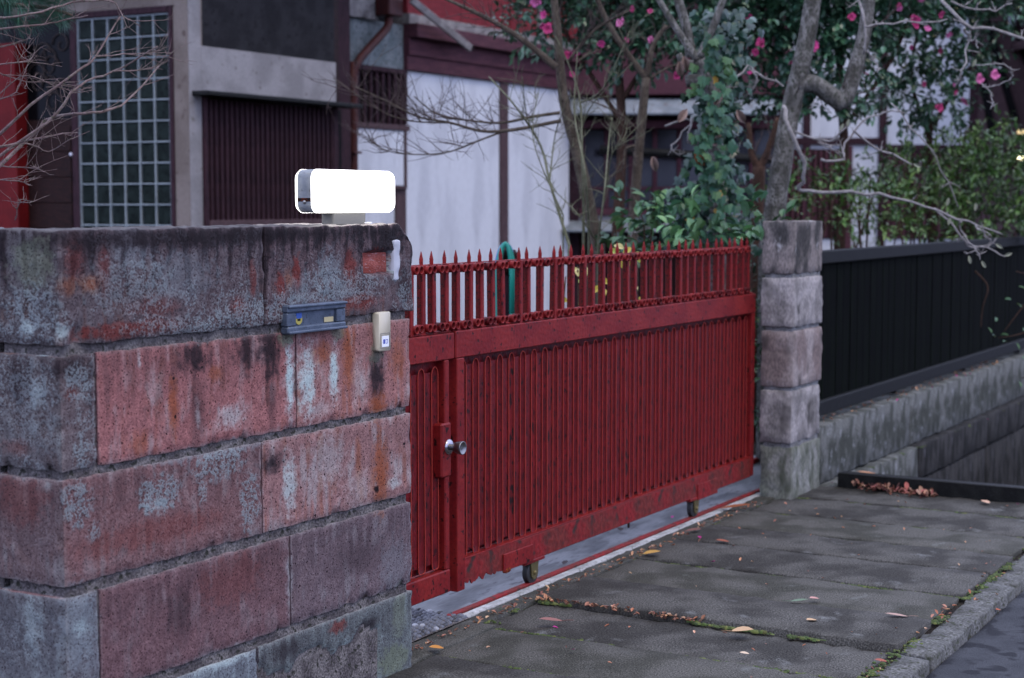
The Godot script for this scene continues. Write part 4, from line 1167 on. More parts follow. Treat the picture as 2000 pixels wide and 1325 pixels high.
func build_far_house() -> void:
	var g := atan(1856.0 * cos(atan(263.0 / 3222.0)) / 3222.0)
	var h := thing("timbered_house", "white half timbered house with dark eaves behind the garden trees", "house")
	h.transform = Transform3D(Basis(Vector3(sin(g), 0, cos(g)), Vector3.UP, Vector3(-cos(g), 0, sin(g))), Vector3(cos(g), 0, -sin(g)) * 24.0)
	slab("plaster_wall", Vector3(3.6, -0.5, -0.3), Vector3(8.6, 6.5, 0.0), M.plaster, h, 0.003)
	for x in [5.30, 6.60, 4.2]:
		slab("post", Vector3(x, -0.5, 0.0005), Vector3(x + 0.11, 5.2, 0.05), M.wood_dark, h, 0.004)
	slab("band", Vector3(3.6, 2.36, 0.0005), Vector3(5.299, 2.46, 0.055), M.wood_dark, h, 0.004)
	slab("band", Vector3(5.42, 2.26, 0.0005), Vector3(6.599, 2.36, 0.07), M.wood_dark, h, 0.004)
	slab("band", Vector3(6.712, 2.0, 0.0005), Vector3(8.6, 2.3, 0.07), M.wood_dark, h, 0.004)
	var ls := slab("red_lattice", Vector3(5.42, 1.0, 0.0005), Vector3(6.599, 2.255, 0.02), M.door_wood, h, 0.004)
	for i in 16:
		piece("slat", box_mesh(Vector3(0.04, 1.24, 0.03), 0.004), M.wood_plum, ls, Vector3(-0.55 + i * 0.073, 0, 0.026))
	var l2 := slab("red_lattice", Vector3(3.7, 1.0, 0.0005), Vector3(4.75, 2.3, 0.02), M.door_wood, h, 0.004)
	for i in 13:
		piece("slat", box_mesh(Vector3(0.04, 1.26, 0.03), 0.004), M.wood_plum, l2, Vector3(-0.48 + i * 0.08, 0, 0.026))
	slab("post", Vector3(4.80, 0.8, 0.0005), Vector3(4.92, 2.34, 0.06), M.wood_plum, h, 0.004)
	slab("grey_wall", Vector3(6.715, -0.5, 0.001), Vector3(8.6, 5.0, 0.02), M.wood_post, h, 0.003)
	for q in [[6.80, 4.14, 7.25, 2.71], [7.10, 4.40, 7.42, 3.5], [6.72, 3.5, 6.95, 2.4]]:
		var d := Vector2(q[2] - q[0], q[3] - q[1])
		var bm := piece("brace", box_mesh(Vector3(d.length(), 0.09, 0.09), 0.01), M.black, h, Vector3((q[0] + q[2]) * 0.5, (q[1] + q[3]) * 0.5, 0.075))
		bm.rotation.z = atan2(d.y, d.x)
	# the overhanging eave with its rafters, seen from below
	var roof := slab("eave", Vector3(-1.9, -0.05, -0.9), Vector3(1.9, 0.05, 0.9), M.wood_dark, h, 0.01)
	roof.transform = Transform3D(Basis(Vector3(0, 0, 1), -1.17) * Basis(Vector3(1, 0, 0), 0.1), Vector3(7.35, 3.7, 0.75))
	for k in 5:
		piece("rafter", box_mesh(Vector3(0.10, 0.16, 1.8), 0.008), M.wood_post, roof, Vector3(-1.6 + k * 0.75, -0.131, 0))
	piece("barge_board", box_mesh(Vector3(3.9, 0.22, 0.06), 0.01), M.wood_plum, roof, Vector3(0, -0.05, 0.931))
	slab("grey_pipe", Vector3(7.05, 4.0, 0.3), Vector3(7.14, 4.5, 0.39), M.tin, h, 0.02)
	var gl := StandardMaterial3D.new()
	gl.albedo_color = Color(0.9, 0.85, 0.7)
	gl.emission_enabled = true
	gl.emission = Color(1.0, 0.86, 0.58)
	gl.emission_energy_multiplier = 0.5
	slab("lit_window", Vector3(7.30, 2.52, 0.022), Vector3(7.9, 2.57, 0.03), gl, h, 0.002)
	var lp := thing("garden_lamp", "small lit garden lamp shining among the green shrubs", "lamp", at(1994, 306, 16.5))
	var st := begin(true)
	add_lathe(st, [Vector2(0.0005, 0.035), Vector2(0.022, 0.028), Vector2(0.034, 0.0), Vector2(0.022, -0.028), Vector2(0.0005, -0.035)], 14)
	var gm := gl.duplicate()
	gm.emission_energy_multiplier = 5.0
	gm.emission = Color(1.0, 0.95, 0.75)
	piece("bulb", done(st), gm, lp)
	var om := OmniLight3D.new()
	om.name = "bulb_light"
	om.light_color = Color(1.0, 0.92, 0.7)
	om.light_energy = 0.05
	om.light_size = 0.03
	om.omni_range = 12.0
	om.omni_attenuation = 2.0
	om.shadow_enabled = true
	lp.add_child(om)
	piece("stake", box_mesh(Vector3(0.03, 1.9, 0.03), 0.004), M.angle_iron, lp, Vector3(0, -0.99, 0))

# ---------------------------------------------------------------- plants
func leaf_mesh(l: float, w: float, fold := 0.25, curl := 0.2) -> ArrayMesh:
	# a pointed leaf along +y from its stalk, folded along the midrib
	var st := begin()
	var n := 4
	var prev := []
	for i in n + 1:
		var t := float(i) / n
		var hw := w * 0.5 * pow(sin(PI * clampf(t * 0.92 + 0.06, 0, 1)), 0.8)
		if i == n: hw = 0.0
		var z := -curl * l * t * t
		var c := Vector3(0, l * t, z)
		var a := Vector3(-hw, l * t, z + hw * fold * 2.0)
		var b := Vector3(hw, l * t, z + hw * fold * 2.0)
		if i > 0:
			quad(st, prev[0], prev[1], c, a)
			quad(st, prev[1], prev[2], b, c)
		prev = [a, c, b]
	return done(st)

func ivy_mesh(s: float) -> ArrayMesh:
	var o := [Vector2(0, 0), Vector2(0.32, -0.12), Vector2(0.52, 0.12), Vector2(0.36, 0.34), Vector2(0.40, 0.58), Vector2(0.14, 0.62), Vector2(0, 1.0), Vector2(-0.14, 0.62), Vector2(-0.40, 0.58), Vector2(-0.36, 0.34), Vector2(-0.52, 0.12), Vector2(-0.32, -0.12)]
	var st := begin()
	var c := Vector3(0, 0.3, 0) * s
	for i in o.size():
		var a: Vector2 = o[i]
		var b: Vector2 = o[(i + 1) % o.size()]
		tri(st, c, Vector3(b.x, b.y, -absf(b.x) * 0.3 - b.y * 0.1) * s, Vector3(a.x, a.y, -absf(a.x) * 0.3 - a.y * 0.1) * s)
	return done(st)

func flower_mesh(r: float) -> ArrayMesh:
	# an open bloom: loose outer petals, crumpled inner ones
	var st := begin(true)
	for ring in 3:
		var n := 6 - ring
		var rr := r * (1.05 - 0.30 * ring)
		for k in n:
			var a := TAU * k / n + ring * 0.5 + rng.randf_range(-0.25, 0.25)
			var d := Vector3(cos(a), sin(a), 0)
			var big := rng.randf_range(0.75, 1.2)
			var s := Vector3(-sin(a), cos(a), 0) * rr * 0.46 * big
			var p0 := Vector3(0, 0, r * 0.08 * ring)
			var up := rng.randf_range(-0.15, 0.45) + 0.35 * ring
			var p1 := d * rr * 0.55 * big + Vector3(0, 0, rr * up * 0.4)
			var p2 := d * rr * 0.9 * big + Vector3(0, 0, rr * up * 0.8 + rr * rng.randf_range(-0.1, 0.1))
			var p3 := d * rr * 1.08 * big + Vector3(0, 0, rr * up)
			tri(st, p0, p1 + s * 0.8, p1 - s * 0.8)
			quad(st, p1 - s * 0.8, p1 + s * 0.8, p2 + s, p2 - s)
			quad(st, p2 - s, p2 + s, p3 + s * 0.45, p3 - s * 0.45)
	return done(st)

func tint(c: Color, v := 0.25) -> Color:
	var k := 1.0 + (rng.randf() - 0.5) * 2.0 * v
	return Color(c.r * k * (1.0 + (rng.randf() - 0.5) * v * 0.6), c.g * k, c.b * k * (1.0 + (rng.randf() - 0.5) * v * 0.6))

func path_px(p: Array, depth: float, wob := 0.0, per := 4) -> Array:
	var o := []
	for q in p:
		var d: float = q[2] if q.size() > 2 else depth
		o.append(at(q[0], q[1], d + (rng.randf() - 0.5) * wob))
	return smooth_path(o, per)

# side shoots along a path, each with shoots of its own
func shoots(st: SurfaceTool, path: Array, n: int, l: float, r: float, level := 1, lean := 0.6, tips: Array = []) -> void:
	for i in n:
		var k := rng.randi_range(path.size() / 5, path.size() - 2)
		var p: Vector3 = path[k]
		var t: Vector3 = (path[k + 1] - path[k]).normalized()
		var side := Vector3(rng.randf_range(-1, 1), rng.randf_range(-0.4, 1.0), rng.randf_range(-1, 1)).normalized()
		var d := (t * lean + side * 0.8).normalized()
		var ll := l * rng.randf_range(0.4, 1.0)
		var pts := [p]
		var q := p
		for s in 4:
			d = (d + Vector3(rng.randf_range(-1, 1), rng.randf_range(-0.8, 1.1), rng.randf_range(-1, 1)) * 0.24).normalized()
			q += d * ll / 4.0
			pts.append(q)
		add_tube(st, pts, r, r * 0.35, 4, 0.0, false)
		tips.append([pts[-1], d])
		if level > 0:
			shoots(st, pts, rng.randi_range(1, 3), ll * 0.55, r * 0.6, level - 1, 0.7, tips)

func tree(called: String, label: String, mat: Material, limbs: Array, twig_mat: Material, twig_n: int, twig_l: float, twig_r := 0.004, group := "") -> Node3D:
	var t := thing(called, label, "tree", Vector3.ZERO, group)
	for i in limbs.size():
		var l: Array = limbs[i]
		var st := begin(true)
		var p := path_px(l[0], l[1], l[4] if l.size() > 4 else 0.0)
		if i == 0:
			p.push_front(Vector3(p[0].x, -0.15, p[0].z) * 1.0)
			p[0].x += (p[1].x - p[2].x) * 2.0
		add_tube(st, p, l[2], l[3], 9, 0.10)
		piece("trunk" if i == 0 else "limb", done(st), mat, t)
	if twig_n > 0:
		var ts := begin(true)
		for i in limbs.size():
			var l: Array = limbs[i]
			var p := path_px(l[0], l[1])
			shoots(ts, p, twig_n if i else twig_n / 2, twig_l, twig_r, 1)
		var tw := piece("twigs", done(ts), twig_mat, t)
		tw.set_meta("kind", "stuff")
	return t

func crown(t: Node3D, called: String, mesh: Mesh, mat: Material, blobs: Array, per_m3: float, cols: Array, droop := 0.3) -> void:
	var xf := []
	var cl := []
	for bl in blobs:
		var c: Vector3 = bl[0]
		var r: Vector3 = bl[1]
		var n := int(per_m3 * r.x * r.y * r.z * 30.0 * (bl[2] if bl.size() > 2 else 1.0))
		# sprays: small clusters of leaves round a shoot end
		for i in maxi(1, n / 7):
			var u := Vector3(rng.randfn(), rng.randfn(), rng.randfn()).normalized() * pow(rng.randf(), 0.4)
			var p := c + u * r
			var out := (u + Vector3(0, 0.35, 0) + Vector3(rng.randf_range(-1, 1), rng.randf_range(-1, 1), rng.randf_range(-1, 1)) * 0.6).normalized()
			var col: Color = tint(cols[rng.randi() % cols.size()], 0.25)
			for k in 7:
				var d := (out + Vector3(rng.randf_range(-1, 1), rng.randf_range(-1, 1) - droop, rng.randf_range(-1, 1)) * 0.9).normalized()
				var x := d.cross(Vector3(rng.randf_range(-0.5, 0.5), 1, rng.randf_range(-0.5, 0.5))).normalized()
				var s := rng.randf_range(0.7, 1.15)
				xf.append(Transform3D(Basis(x, d, x.cross(d)) * s, p + out * 0.02 * k + d * 0.01))
				cl.append(tint(col, 0.15))
	crowd(called, mesh, mat, t, xf, cl)

func facing(n: Vector3, roll := 0.0) -> Basis:
	var x := n.cross(Vector3.UP).normalized()
	var b := Basis(x, n.cross(x) * -1.0, n)
	return b * Basis(Vector3(0, 0, 1), roll)

func blob(px: float, py: float, d: float, rx: float, ry: float, rz := 0.5, k := 1.0) -> Array:
	var s := d / 3222.0
	return [at(px, py, d), Vector3(rx * s, ry * s, rz), k]

func build_plants() -> void:
	var cam_dark := [Color(0.022, 0.065, 0.032), Color(0.040, 0.10, 0.050), Color(0.065, 0.14, 0.075), Color(0.028, 0.075, 0.045)]
	var shrub := [Color(0.040, 0.095, 0.020), Color(0.070, 0.15, 0.028), Color(0.030, 0.065, 0.020), Color(0.11, 0.19, 0.045)]
	var cam_leaf := leaf_mesh(0.062, 0.034)
	var small_leaf := leaf_mesh(0.040, 0.020)

	# ---- camellias with pink flowers
	var flowers := [flower_mesh(0.029), flower_mesh(0.023), flower_mesh(0.018)]
	var pinks := [Color(0.50, 0.035, 0.19), Color(0.36, 0.018, 0.11), Color(0.62, 0.15, 0.34)]
	var fm := []
	for c in pinks:
		var m := plain(c.linear_to_srgb(), 0.7)
		m.backlight_enabled = true
		m.backlight = Color(0.4, 0.2, 0.3)
		fm.append(m)
	var c1 := thing("camellia", "pink flowering camellia with dark leaves behind the two slim bare trees", "tree", Vector3.ZERO, "camellias in bloom")
	camellia_wood(c1, [[[1205, 470], [1215, 250], [1200, 60], [1190, -80]], [[1214, 240], [1120, 90], [1070, -10]], [[1213, 200], [1290, 70], [1330, -40]]], 11.5)
	crown(c1, "crown", cam_leaf, M.leaf_gloss, [blob(1080, 40, 11.4, 60, 60, 0.4), blob(1180, 30, 11.5, 90, 60, 0.5), blob(1260, 70, 11.3, 80, 70, 0.45), blob(1340, 20, 11.6, 90, 90, 0.5), blob(1170, -60, 11.8, 220, 80, 0.7), blob(1420, 30, 11.6, 70, 110, 0.5), blob(1225, 120, 11.2, 40, 30, 0.25, 0.6)], 950.0, cam_dark)
	for q in [[1047, 4, 0, 2], [1062, 28, 1, 0], [1058, 50, 2, 0], [1070, 55, 0, 1], [1116, 103, 0, 1], [1108, 107, 1, 1], [1127, 105, 2, 0], [1212, 44, 0, 2], [1174, 86, 1, 0], [1272, 78, 1, 2], [1235, 17, 2, 1], [1224, 78, 2, 0], [1117, 145, 2, 1], [1322, 148, 1, 1], [1364, 72, 1, 1], [1270, 22, 2, 1]]:
		piece("flower", flowers[q[2]], fm[q[3]], c1, at(q[0], q[1], 10.85 + rng.randf() * 0.1), facing((eye - at(q[0], q[1], 11.0)).normalized().lerp(Vector3(rng.randf_range(-1, 1), rng.randf_range(-1, 0.5), rng.randf_range(-1, 1)), 0.5).normalized(), rng.randf() * 6.0).get_euler())
	var c2 := thing("camellia", "pink flowering camellia with dense dark leaves beside the leaning grey trunk", "tree", Vector3.ZERO, "camellias in bloom")
	camellia_wood(c2, [[[1640, 470], [1650, 300], [1640, 120], [1660, -60]], [[1648, 250], [1740, 120], [1790, 0]], [[1645, 200], [1560, 80], [1520, -20]]], 11.8)
	crown(c2, "crown", cam_leaf, M.leaf_gloss, [blob(1510, 60, 11.6, 70, 80, 0.5), blob(1600, 30, 11.7, 100, 60, 0.5), blob(1625, 120, 11.5, 60, 60, 0.4), blob(1700, 40, 11.8, 100, 50, 0.5), blob(1640, -70, 12.0, 260, 80, 0.7), blob(1590, 190, 11.6, 50, 40, 0.3), blob(1500, 190, 11.6, 50, 70, 0.3, 0.7), blob(1690, 190, 11.6, 60, 26, 0.3, 0.8)], 1350.0, cam_dark)
	for q in [[1462, 33, 1, 1], [1487, 84, 0, 1], [1476, 101, 1, 1], [1548, 120, 1, 1], [1590, 90, 0, 0], [1694, 22, 1, 1], [1663, 33, 1, 1], [1692, 142, 1, 1], [1788, 38, 0, 1], [1756, 12, 2, 1], [1758, 16, 2, 2], [1800, 0, 2, 2], [1838, 29, 1, 1], [1464, 140, 2, 0], [1812, 56, 2, 2], [1790, 50, 2, 1]]:
		piece("flower", flowers[q[2]], fm[q[3]], c2, at(q[0], q[1], 11.05 + rng.randf() * 0.1), facing((eye - at(q[0], q[1], 11.0)).normalized().lerp(Vector3(rng.randf_range(-1, 1), rng.randf_range(-1, 0.5), rng.randf_range(-1, 1)), 0.5).normalized(), rng.randf() * 6.0).get_euler())
	var c3 := thing("camellia", "pink flowering camellia with a brown trunk at the right by the dark fence", "tree", Vector3.ZERO, "camellias in bloom")
	camellia_wood(c3, [[[1822, 480], [1820, 380], [1815, 260], [1820, 200]], [[1816, 270], [1780, 150], [1800, 30]], [[1816, 260], [1880, 150], [1960, 60]]], 13.2)
	crown(c3, "crown", cam_leaf, M.leaf_gloss, [blob(1800, 190, 13.0, 70, 50, 0.4), blob(1830, 90, 13.1, 90, 50, 0.5, 0.7), blob(1760, 110, 13.0, 60, 40, 0.3, 0.5), blob(1900, 20, 13.2, 120, 40, 0.5, 0.8), blob(1890, 150, 13.0, 70, 30, 0.3, 0.4), blob(1850, -60, 13.4, 200, 70, 0.7)], 1150.0, cam_dark)
	for q in [[1914, 153, 0, 2], [1944, 145, 0, 2], [1886, 198, 0, 2], [1834, 210, 0, 1], [1864, 165, 2, 2], [1867, 181, 2, 1], [1805, 164, 2, 1], [1853, 68, 1, 2], [1780, 92, 2, 0], [1838, 100, 2, 1], [1814, 55, 2, 2]]:
		piece("flower", flowers[q[2]], fm[q[3]], c3, at(q[0], q[1], 12.3 + rng.randf() * 0.1), facing((eye - at(q[0], q[1], 12.0)).normalized().lerp(Vector3(rng.randf_range(-1, 1), rng.randf_range(-1, 0.5), rng.randf_range(-1, 1)), 0.5).normalized(), rng.randf() * 6.0).get_euler())

	# ---- slim bare trees in front of the white wall
	tree("bare_tree", "slim bare tree with long low branches in front of the white wall", M.bark, [
		[[[1168, 480], [1150, 400], [1128, 300], [1105, 215], [1095, 140], [1089, 60], [1080, -20]], 9.5, 0.042, 0.020],
		[[[1086, 132], [1030, 85], [960, 40], [862, -6]], 9.4, 0.022, 0.008],
		[[[1094, 220], [1040, 228], [980, 240], [920, 236], [856, 224], [808, 188]], 9.2, 0.010, 0.003],
		[[[1096, 236], [1000, 254], [940, 256], [880, 240], [816, 228], [760, 200], [690, 168]], 9.1, 0.011, 0.003],
		[[[985, 256], [932, 276], [880, 296], [824, 302], [760, 296], [716, 270]], 9.1, 0.006, 0.002],
		[[[880, 240], [800, 236], [740, 214], [650, 152]], 9.1, 0.005, 0.002],
		[[[1110, 120], [1160, 60], [1230, 20]], 9.6, 0.010, 0.005]], M.twig, 26, 0.34, 0.0026)
	tree("bare_tree", "forked slim bare tree standing left of the ivy covered trunk", M.bark, [
		[[[1236, 480], [1241, 380], [1250, 270], [1262, 152]], 10.0, 0.036, 0.026],
		[[[1263, 154], [1215, 90], [1180, 30], [1160, -20]], 10.0, 0.020, 0.014],
		[[[1264, 152], [1275, 90], [1302, 50]], 10.0, 0.018, 0.014],
		[[[1241, 285], [1222, 292], [1215, 330], [1185, 348]], 9.9, 0.009, 0.004],
		[[[1264, 156], [1310, 130], [1345, 122]], 10.0, 0.008, 0.004],
		[[[1252, 262], [1215, 225], [1160, 200]], 9.9, 0.006, 0.003]], M.twig, 8, 0.3, 0.0028)
	# ---- saplings growing round the first tree
	var sap := thing("sapling", "thin greenish bare saplings sprouting round the slim tree behind the gate", "sapling")
	for l in [[[[1112, 480], [1075, 360], [1056, 285], [1010, 212], [955, 150]], 0.010], [[[1074, 350], [1085, 260], [1110, 190]], 0.005], [[[1056, 285], [1030, 230], [1020, 150]], 0.005], [[[1140, 420], [1137, 300], [1130, 180], [1085, 70]], 0.009], [[[1150, 440], [1142, 330], [1122, 220], [1128, 100]], 0.008], [[[1168, 470], [1180, 380], [1190, 270], [1196, 230]], 0.007], [[[1183, 370], [1196, 300], [1220, 272]], 0.005], [[[1136, 200], [1180, 170], [1230, 60]], 0.005], [[[1100, 420], [1060, 330], [1040, 260], [1050, 180]], 0.005], [[[1170, 480], [1130, 420], [1080, 370]], 0.006], [[[1137, 250], [1160, 200], [1250, 110]], 0.004]]:
		var st := begin(true)
		var p := path_px(l[0], 9.0, 0.5)
		if l[0][0][1] > 415:
			p.push_front(Vector3(p[0].x, -0.05, p[0].z))
		add_tube(st, p, l[1] * 1.05, l[1] * 0.35, 6)
		shoots(st, p, 9, 0.25, 0.0024, 1, 0.9)
		piece("stem", done(st), M.twig_green, sap)

	# ---- ivy covered trunk
	var iv := tree("ivy_tree", "pruned tree with its trunk wrapped in green ivy", M.bark_grey, [
		[[[1402, 480], [1398, 300], [1392, 180], [1366, 118]], 9.0, 0.045, 0.038],
		[[[1364, 120], [1330, 70], [1275, -20]], 9.0, 0.024, 0.016],
		[[[1350, 112], [1340, 50], [1318, -20]], 9.05, 0.030, 0.024],
		[[[1366, 112], [1390, 60], [1420, -20]], 9.0, 0.024, 0.018],
		[[[1352, 128], [1336, 122], [1326, 105]], 8.95, 0.030, 0.016],
		[[[1340, 160], [1390, 150], [1400, 140]], 9.0, 0.034, 0.036]], M.twig, 0, 0.3)
	var ivy := ivy_mesh(0.062)
	var ivy_s := ivy_mesh(0.046)
	var greens := []
	for c in [Color(0.012, 0.050, 0.030), Color(0.020, 0.070, 0.040), Color(0.030, 0.09, 0.045), Color(0.010, 0.038, 0.026), Color(0.034, 0.085, 0.030)]:
		var m := plain(c.linear_to_srgb(), 0.5, 0.0, 0.35)
		m.backlight_enabled = true
		m.backlight = Color(0.25, 0.3, 0.1)
		greens.append(m)
	var yellow := plain(Color(0.55, 0.43, 0.10), 0.6)
	for i in 285:
		var py := 60.0 + pow(rng.randf(), 0.8) * 420.0
		var wide := 34.0 + 44.0 * ss(250.0, 470.0, py) + 14.0 * sin(py * 0.05)
		var px := 1400.0 + rng.randfn() * wide * 0.55 - 60.0 * ss(330.0, 480.0, py) * rng.randf()
		if py < 120.0: px = maxf(px, 1385.0)
		var off := px - 1397.0
		var dd := 8.93 - sqrt(maxf(0.0, 1.0 - pow(off / (wide * 1.6), 2.0))) * 0.14 + rng.randf() * 0.08
		var n := (eye - at(px, py, dd)).normalized()
		n = (n + at(1000 + off * 6.0, 662, 1.0).direction_to(at(1000, 662, 1.0)) * -0.5 * signf(off) + Vector3(rng.randf_range(-0.6, 0.6), rng.randf_range(0.0, 0.9), rng.randf_range(-0.6, 0.6))).normalized()
		var mat: Material = greens[rng.randi() % greens.size()]
		if rng.randf() < 0.012: mat = yellow
		piece("ivy_leaf", ivy if rng.randf() < 0.6 else ivy_s, mat, iv, at(px, py, dd), facing(n, PI + rng.randfn() * 0.6).get_euler())
	var xf := []
	var cl := []
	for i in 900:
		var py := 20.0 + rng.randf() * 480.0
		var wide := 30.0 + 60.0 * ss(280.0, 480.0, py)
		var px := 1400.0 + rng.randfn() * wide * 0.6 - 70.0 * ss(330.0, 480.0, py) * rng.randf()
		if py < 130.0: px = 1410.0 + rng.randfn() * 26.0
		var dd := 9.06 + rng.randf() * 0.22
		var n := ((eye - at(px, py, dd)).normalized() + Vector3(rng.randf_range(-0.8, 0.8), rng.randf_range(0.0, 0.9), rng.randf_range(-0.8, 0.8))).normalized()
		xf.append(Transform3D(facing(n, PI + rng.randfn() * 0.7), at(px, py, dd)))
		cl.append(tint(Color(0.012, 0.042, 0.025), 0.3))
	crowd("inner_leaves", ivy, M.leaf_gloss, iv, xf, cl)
	# low leafy plant at its foot
	var low := thing("leafy_shrub", "low green shrub with oval leaves at the foot of the ivy", "shrub")
	crown(low, "leaves", leaf_mesh(0.075, 0.044), M.leaf, [blob(1260, 440, 9.0, 70, 40, 0.25, 0.8), blob(1330, 450, 8.8, 60, 40, 0.25), blob(1200, 460, 9.0, 40, 30, 0.2, 0.7), blob(1290, 385, 9.0, 40, 18, 0.15, 0.8), blob(1400, 470, 8.6, 60, 30, 0.2), blob(1480, 450, 8.9, 30, 40, 0.2, 0.5)], 700.0, [Color(0.05, 0.13, 0.05), Color(0.075, 0.17, 0.06), Color(0.035, 0.09, 0.04)])
	var ls := begin(true)
	for q in [[1260, 490, 1250, 420], [1330, 490, 1345, 420], [1205, 490, 1195, 440], [1270, 480, 1290, 380], [1400, 490, 1420, 450]]:
		var a := at(q[0], q[1], 8.95)
		add_tube(ls, smooth_path([Vector3(a.x, -0.05, a.z), a, at(q[2], q[3], 8.95)], 3), 0.007, 0.003, 5)
	piece("stem", done(ls), M.bark_brown, low)

	# ---- magnolia: big grey trunk and pale crooked branches
	tree("magnolia", "tall grey magnolia with a thick leaning trunk behind the stone pillar", M.bark_grey, [
		[[[1504, 480], [1512, 420], [1530, 300], [1546, 210], [1562, 140], [1580, 50], [1592, -30]], 9.6, 0.068, 0.048, 0.03],
		[[[1556, 168], [1590, 164], [1622, 186], [1648, 205]], 9.6, 0.052, 0.052],
		[[[1630, 200], [1652, 190], [1672, 130], [1690, 60], [1700, -30]], 9.6, 0.056, 0.034]], M.twig, 5, 0.4)
	var mag := thing("magnolia_boughs", "pale crooked bare magnolia boughs with buds reaching over the dark fence", "branches")
	for l in [
		[[[1532, 205], [1540, 255], [1565, 300], [1572, 345], [1558, 368], [1600, 376], [1690, 378], [1760, 388], [1830, 410], [1890, 434], [1955, 456]], 0.016, 0.006],
		[[[1828, 408], [1870, 450], [1892, 480], [1930, 487], [1962, 503]], 0.008, 0.004],
		[[[1876, 430], [1882, 462], [1908, 486], [1916, 508]], 0.007, 0.003],
		[[[1908, 440], [1925, 462], [1946, 476]], 0.006, 0.003],
		[[[1552, 258], [1610, 278], [1632, 268], [1650, 250]], 0.008, 0.006],
		[[[1604, 314], [1646, 310], [1652, 282], [1684, 236], [1730, 220], [1770, 218]], 0.010, 0.005],
		[[[1668, 256], [1722, 292], [1784, 319]], 0.009, 0.005],
		[[[1640, 285], [1625, 290], [1648, 310]], 0.006, 0.004],
		[[[1300, 246], [1350, 234], [1326, 270], [1312, 290], [1330, 305]], 0.008, 0.004],
		[[[1354, 233], [1345, 276], [1370, 290], [1376, 300]], 0.008, 0.004],
		[[[1394, 196], [1420, 168], [1460, 130], [1482, 146], [1530, 166]], 0.008, 0.006],
		[[[1460, 132], [1482, 160], [1450, 195]], 0.006, 0.004],
		[[[1674, -20], [1688, 55], [1687, 108]], 0.010, 0.007],
		[[[1688, 52], [1725, 46], [1790, 42], [1850, 40]], 0.008, 0.005],
		[[[1690, 100], [1708, 118], [1715, 140]], 0.006, 0.003],
		[[[1830, -20], [1880, 46], [1940, 58], [2010, 78]], 0.012, 0.010],
		[[[1886, 55], [1890, 80], [1882, 140], [1868, 172]], 0.008, 0.005],
		[[[1890, 76], [1906, 82], [1910, 96]], 0.006, 0.004],
		[[[1860, 5], [1930, 22], [1975, 8]], 0.007, 0.004],
		[[[1740, 200], [1800, 270], [1840, 330], [1875, 405]], 0.005, 0.003],
		[[[1905, 130], [1965, 128], [1978, 150], [1948, 165]], 0.005, 0.003],
		[[[1920, 165], [1940, 190], [1935, 215]], 0.005, 0.003],
		[[[1300, 440], [1255, 448], [1230, 462]], 0.006, 0.003]]:
		var st := begin(true)
		var p := path_px(l[0], 9.0, 0.16, 3)
		for i in p.size():
			p[i] += Vector3(rng.randf_range(-1, 1), rng.randf_range(-1, 1), rng.randf_range(-1, 1)) * 0.009
		add_tube(st, p, l[1] * 0.82, l[2] * 0.8, 7, 0.35)
		shoots(st, p, 4, 0.10, 0.0034, 1, 0.5)
		shoots(st, p, 7, 0.022, 0.0045, 0, 0.1)
		piece("bough", done(st), M.bark_pale, mag)
	var bud := leaf_mesh(0.045, 0.018, 0.6, 0.0)
	var budm := plain(Color(0.52, 0.53, 0.45), 0.8)
	for q in [[1850, 402, 0.2], [1905, 412, 0.1], [1962, 500, 1.2], [1918, 510, 2.6], [1893, 500, 2.9], [1946, 476, 2.2], [1852, 440, 0.3], [1785, 320, 2.0], [1437, 128, -0.6], [1900, 130, 0.4], [1640, 255, 0.5], [1655, 248, 0.2]]:
		piece("bud", bud, budm, mag, at(q[0], q[1], 8.95), facing((eye - at(q[0], q[1], 9.0)).normalized(), -q[2]).get_euler())
	var dry_leaf := leaf_mesh(0.085, 0.045, 0.9, 0.6)
	var drym := plain(Color(0.50, 0.42, 0.38), 0.85)
	var drym2 := plain(Color(0.58, 0.33, 0.17), 0.8)
	for q in [[1325, 238, 0.6, 0], [1328, 120, 3.1, 0], [1385, 262, 1.5, 0], [1392, 250, 0.7, 0], [1396, 205, 0.5, 0], [1275, 306, 2.9, 0], [1358, 300, 2.5, 1], [1440, 215, 2.6, 0], [1336, 110, 2.9, 0], [1378, 270, 2.0, 0]]:
		piece("dead_leaf", dry_leaf, drym2 if q[3] else drym, mag, at(q[0], q[1], 8.86), facing((eye - at(q[0], q[1], 9.0)).normalized(), -q[2]).get_euler())
	# brown trunk between gate and magnolia
	tree("brown_tree", "brown forked tree trunk between the ivy and the magnolia", M.bark_brown, [
		[[[1478, 500], [1480, 400], [1482, 325]], 10.3, 0.044, 0.040],
		[[[1482, 328], [1468, 300], [1462, 240]], 10.3, 0.026, 0.016],
		[[[1482, 330], [1500, 296], [1520, 230]], 10.3, 0.028, 0.016]], M.twig, 5, 0.4)

	# ---- clipped shrubs behind the fence
	var shrub_leaf := leaf_mesh(0.052, 0.023)
	var nb := 0
